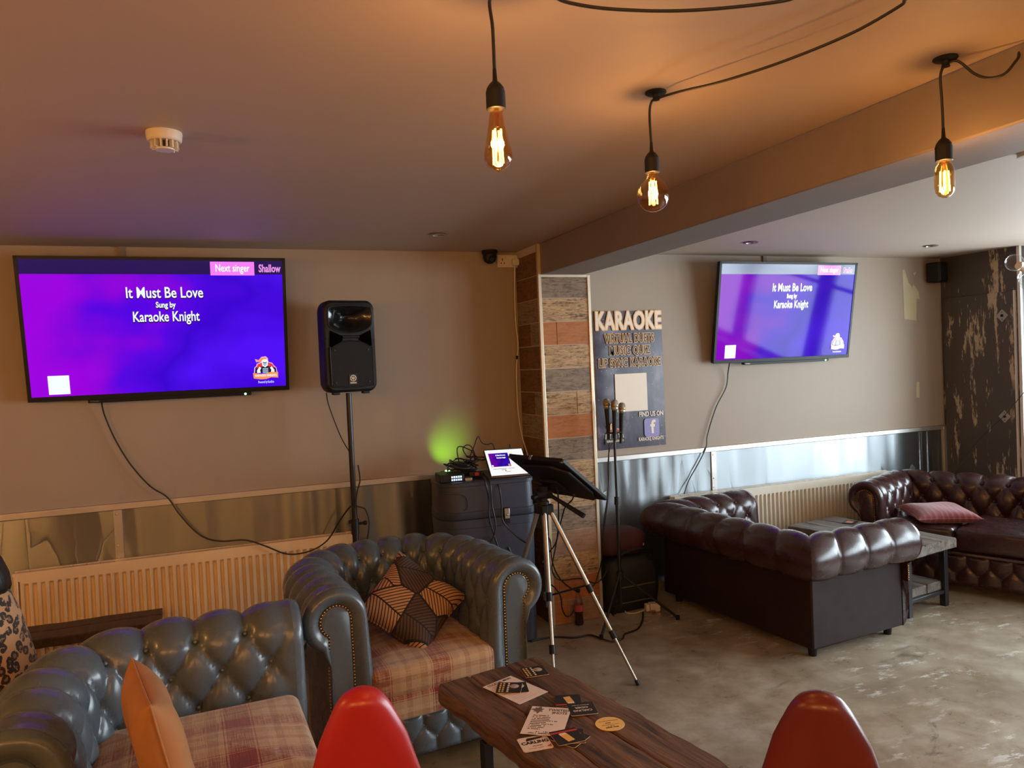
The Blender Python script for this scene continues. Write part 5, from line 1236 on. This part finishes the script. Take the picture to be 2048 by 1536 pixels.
face = [(x*.94, h_/2+(crown(x, z)-h_/2)*.94) for x, z in front_outline(1.0)]
up = [q for q in face if q[1] > .29]; up = sorted(up, key=lambda q: math.atan2(q[1]-.415, q[0])); lo_ = [(-.1455, .30), (.1455, .30)]
upper = lo_+[q for q in up]
angs = [2*PI*k/72 for k in range(72)]
bf = MB().grid([[(x, -.001, z) for x, z in [onrim(upper, a, (0, .415)) for a in angs]], [(x, -.004, z) for x, z in [onrim(rim, a, (0, .415)) for a in angs]]], cv=True)
bf.add([(x, -.001, z) for x, z in [q for q in face if q[1] < .3]+[(.1455, .301), (-.1455, .301)]][:], [tuple(range(len([q for q in face if q[1] < .3])+2))])
bf.build('baffle', m_black, t, smooth=20)
mb = MB().grid(hp, cv=True); mb.add(hp[-1], [tuple(range(len(rim)))]); 
bore = mb.build('horn', m_blackgloss, t, smooth=50)
MB().tube([(x, -.004, z) for x, z in rim]+[(rim[0][0], -.004, rim[0][1])], .004, 8, sm=3).build('horn_rim', m_black, t)
m_port = simple('matt_black_port', (.002, .002, .002), .95, spec=.0)
for sx in (-1, 1): MB().prism([(sx*a, z) for a, z in ((.045, .318), (.122, .352), (.126, .262), (.112, .258), (.05, .295))], -.0062, .002, M=MW).build('port', m_port, t, smooth=0)
MB().cyl((-.05, -.006, .314), (.05, -.006, .314), .009).build('handle_bar', m_black, t)
gp = [(-.125,.045),(-.118,.030),(0,.020),(.118,.030),(.125,.045),(.127,.238),(.115,.254),(.06,.283),(0,.292),(-.06,.283),(-.115,.254),(-.127,.238)]
gr = simple('speaker_grille_mesh', (.012, .010, .008), .65, 0.0, bump=.8, bscale=420, spec=.2)
MB().prism(gp, -.010, .0, M=MW).build('grille', gr, t, bevel=.004, smooth=0)
MB().tube([(x, -.008, z) for x, z in gp]+[(gp[0][0], -.008, gp[0][1])], .0035, 8, sm=3).build('grille_rim', m_black, t)
for x, z in ((-.10, .238), (.10, .238), (-.10, .052), (.10, .052)): MB().cyl((x, -.013, z), (x, -.009, z), .006, n=10).build('screw', m_blackmetal, t)
bd = MB().box((-.024, -.0125, .040), (.024, -.010, .098)).build('badge', m_ink, t, smooth=0)
ring = MB(); ring.lathe([(.0150, -.001), (.0185, -.001), (.0185, .001), (.0150, .001), (.0150, -.001)], 32, M=Matrix.Translation((0, -.0135, .075)) @ Matrix.Rotation(PI/2, 4, 'X'))
for k in range(3): ring.box((-.0012, -.0145, -.0150), (.0012, -.0128, .0150), M=Matrix.Translation((0, 0, .075)) @ Matrix.Rotation(k*PI/3, 4, 'Y'))
for k in range(6):
    ring.box((-.0042, -.0145, .0055), (.0042, -.0128, .0075), M=Matrix.Translation((0, 0, .075)) @ Matrix.Rotation(k*PI/3, 4, 'Y'))
ring.build('tuning_fork_mark', m_cream, bd, smooth=0)
text('maker_lettering', 'YAMAHA', .0098, m_cream, bd, (0, -.0132, .048), offset=.0006, sx=.95)
for x in (-.09, .09): MB().box((x-.02, .02, -.018), (x+.02, .06, .004)).build('foot', m_black, t, bevel=.004, smooth=0)
single('cable', MB().tube([(0.595, 4.580, 1.580), (0.604, 4.600, 1.522), (0.634, 4.600, 1.416), (0.671, 4.570, 1.301), (0.708, 4.530, 1.221), (0.723, 4.520, 1.200)], .0035), m_cable, 'thin cable from the back of the loudspeaker to its pole', 'cable')
single('cable', MB().tube([(0.743, 4.475, 1.150), (0.749, 4.470, 1.061), (0.729, 4.475, 0.988), (0.720, 4.475, 0.915), (0.770, 4.470, 0.887), (0.791, 4.470, 0.819), (0.785, 4.470, 0.755), (0.768, 4.480, 0.671)], .0045), m_cable, 'black cable coiling off the speaker pole down behind the armchair', 'cable')
single('string', MB().tube([(5.423, 4.350, 0.676), (5.479, 4.150, 0.968), (5.486, 3.950, 1.163), (5.477, 3.750, 1.391)], .0025), m_cable, 'thin dark string rising across the closet door at right', 'string')
# ================================================================== PERSON at the left edge, seated, facing left
def skinned(name, chains, mat, parent=None, root=0, sub=2):
    """chains: list of lists of (x,y,z,rx,ry) joined where points coincide"""
    V, E_, Rr, idx = [], [], [], {}
    for ch in chains:
        prev = None
        for p in ch:
            k = tuple(round(c, 4) for c in p[:3])
            if k not in idx: idx[k] = len(V); V.append(p[:3]); Rr.append((p[3], p[4] if len(p) > 4 else p[3]))
            if prev is not None and prev != idx[k]: E_.append((prev, idx[k]))
            prev = idx[k]
    me = bpy.data.meshes.new(name); me.from_pydata(V, E_, []); me.materials.append(mat)
    o = bpy.data.objects.new(name, me); COL.objects.link(o)
    sk = o.modifiers.new('skin', 'SKIN'); sk.use_smooth_shade = True; sk.branch_smoothing = .6
    if not me.skin_vertices: me.attributes.new
    for i, sv in enumerate(me.skin_vertices[0].data): sv.radius = Rr[i]; sv.use_root = (i == root)
    ss = o.modifiers.new('sub', 'SUBSURF'); ss.levels = sub; ss.render_levels = sub
    bpy.context.view_layer.update()
    m2 = bpy.data.meshes.new_from_object(o.evaluated_get(bpy.context.evaluated_depsgraph_get()))
    m2.name = name; bpy.data.objects.remove(o)
    o = bpy.data.objects.new(name, m2); COL.objects.link(o); m2.polygons.foreach_set('use_smooth', [True]*len(m2.polygons))
    if parent: o.parent = parent
    return o
PB = Vector((-.90, 3.32, 0))
per = thing('person', 'person in a leopard-print top with dark hair, seated at the left edge', 'person', PB)
pel = (.02, 0, .50, .13, .15); sp = (.0, 0, .68, .10, .13); ch = (-.01, 0, .86, .105, .14); nk = (-.02, 0, 1.02, .048, .048); hb = (-.04, 0, 1.12, .062, .062); hc = (-.045, 0, 1.20, .085, .078); ht = (-.04, 0, 1.29, .060, .060)
chains = [[pel, sp, ch, nk, hb, hc, ht]]
for s in (-1, 1):
    sh = (-.015, s*.15, .95, .058, .058); el = (-.04, s*.23, .70, .042, .042); wr = (-.26, s*.15, .62, .028, .026); pm = (-.335, s*.13, .61, .034, .018)
    chains.append([ch, sh, el, wr, pm])
    for k, (dy, ln) in enumerate(((-.028, .062), (-.010, .074), (.010, .070), (.028, .055))):
        a = (pm[0]-.030, pm[1]+dy, pm[2]-.002, .0088); b = (a[0]-ln*.45, a[1], a[2]-.010, .0082); c = (b[0]-ln*.30, b[1], b[2]-.016, .0076); d = (c[0]-ln*.15, c[1], c[2]-.014, .0068)
        chains.append([pm, a, b, c, d])
    chains.append([wr, (wr[0]-.035, wr[1]-s*.030, wr[2]+.006, .011), (wr[0]-.062, wr[1]-s*.042, wr[2]+.002, .0095), (wr[0]-.085, wr[1]-s*.040, wr[2]-.006, .0080)])
    hp = (.0, s*.10, .48, .088, .085); kn = (-.42, s*.12, .50, .058, .056); an = (-.44, s*.12, .09, .036, .036); ft = (-.50, s*.12, .045, .038, .034); to = (-.62, s*.125, .030, .034, .024)
    chains.append([pel, hp, kn, an, ft, to])
body = skinned('body', chains, m_skin, per)
f = MB().sphere((-.128, 0, 1.175), .016, 10, sc=(1.1, .75, 1.3)); f.build('nose', m_skin, body, smooth=180)
for s in (-1, 1):
    MB().sphere((-.112, s*.030, 1.205), .012, 10).build('eye', m_white, body, smooth=180); MB().sphere((-.122, s*.030, 1.205), .005, 8).build('pupil', m_black, body, smooth=180)
    MB().sphere((-.045, s*.078, 1.19), .022, 10, sc=(.7, .35, 1.2)).build('ear', m_skin, body, smooth=180)
MB().sphere((-.118, 0, 1.135), .018, 10, sc=(.45, 1.2, .32)).build('mouth', simple('lips', (.40, .13, .11), .45), body, smooth=180)
# hair: bob that covers the back of the head and ends on the shoulders
P = []
for z, cx, rx, ry, cut in ((1.335, -.045, .006, .006, 0), (1.328, -.045, .05, .05, 0), (1.30, -.040, .085, .078, 0), (1.25, -.035, .100, .096, .25), (1.18, -.028, .100, .104, .62), (1.10, .0, .090, .108, .80), (1.05, .030, .085, .112, .95), (1.00, .055, .078, .112, 1.05), (.965, .068, .070, .108, 1.1), (.945, .072, .058, .098, 1.15)):
    row = []
    for k in range(33):
        a = -PI+2*PI*k/32; aa = a*(1-.28*cut) if cut else a
        row.append((cx+rx*math.cos(aa)*(1+.03*math.sin(9*a)), ry*math.sin(aa)*(1+.02*math.sin(13*a)), z-.010*abs(math.sin(7*a))*(z < 1.0)))
    P.append(row)
hair = MB().grid(P); hair.add(P[-1], [tuple(range(33))]); hair.build('hair', m_hair, per, smooth=180)
# loose top: body of the garment plus sleeves
P = []
for z, cx, rx, ry in ((.47, .015, .205, .225), (.56, .012, .205, .220), (.64, .010, .195, .212), (.74, .004, .180, .200), (.84, .0, .160, .205), (.92, -.004, .136, .205), (.965, -.010, .110, .175), (.995, -.016, .085, .120), (1.015, -.020, .062, .068), (1.03, -.020, .056, .058)):
    P.append([(cx+rx*math.cos(2*PI*k/40)*(1+.018*math.sin(5*2*PI*k/40+z*9)), ry*math.sin(2*PI*k/40)*(1+.015*math.sin(7*2*PI*k/40)), z) for k in range(40)])
top = MB().grid(P, cv=True).build('leopard_top', m_leopard, per, smooth=180)
for s in (-1, 1): skinned('sleeve', [[(-.012, s*.13, .950, .070, .070), (-.025, s*.195, .84, .066, .066), (-.04, s*.232, .70, .060, .060), (-.13, s*.205, .665, .055, .055), (-.22, s*.165, .632, .048, .048)]], m_leopard, top)
tr = [[(.02, 0, .49, .150, .165), (0, .0, .46, .14, .15)]]
for s in (-1, 1): tr.append([(0, .0, .46, .14, .15), (-.05, s*.10, .485, .098, .095), (-.42, s*.12, .50, .070, .068), (-.44, s*.12, .14, .052, .052)])
skinned('trousers', tr, m_jeans, per)
for s in (-1, 1): MB().sphere((-.535, s*.122, .038), .05, 14, sc=(2.1, .95, .76)).build('shoe', m_black, per, smooth=180)
t = thing('stool', 'low dark stool under the seated person at the left edge', 'stool', (-.90, 3.32, 0))
MB().lathe([(0, .30), (.17, .30), (.185, .315), (.185, .345), (.17, .358), (0, .362)], 28).build('seat', m_black, t)
for k in range(4):
    a = PI/4+k*PI/2; MB().cyl((.12*math.cos(a), .12*math.sin(a), .305), (.16*math.cos(a), .16*math.sin(a), 0), .014, .011).build('leg', m_blackmetal, t)
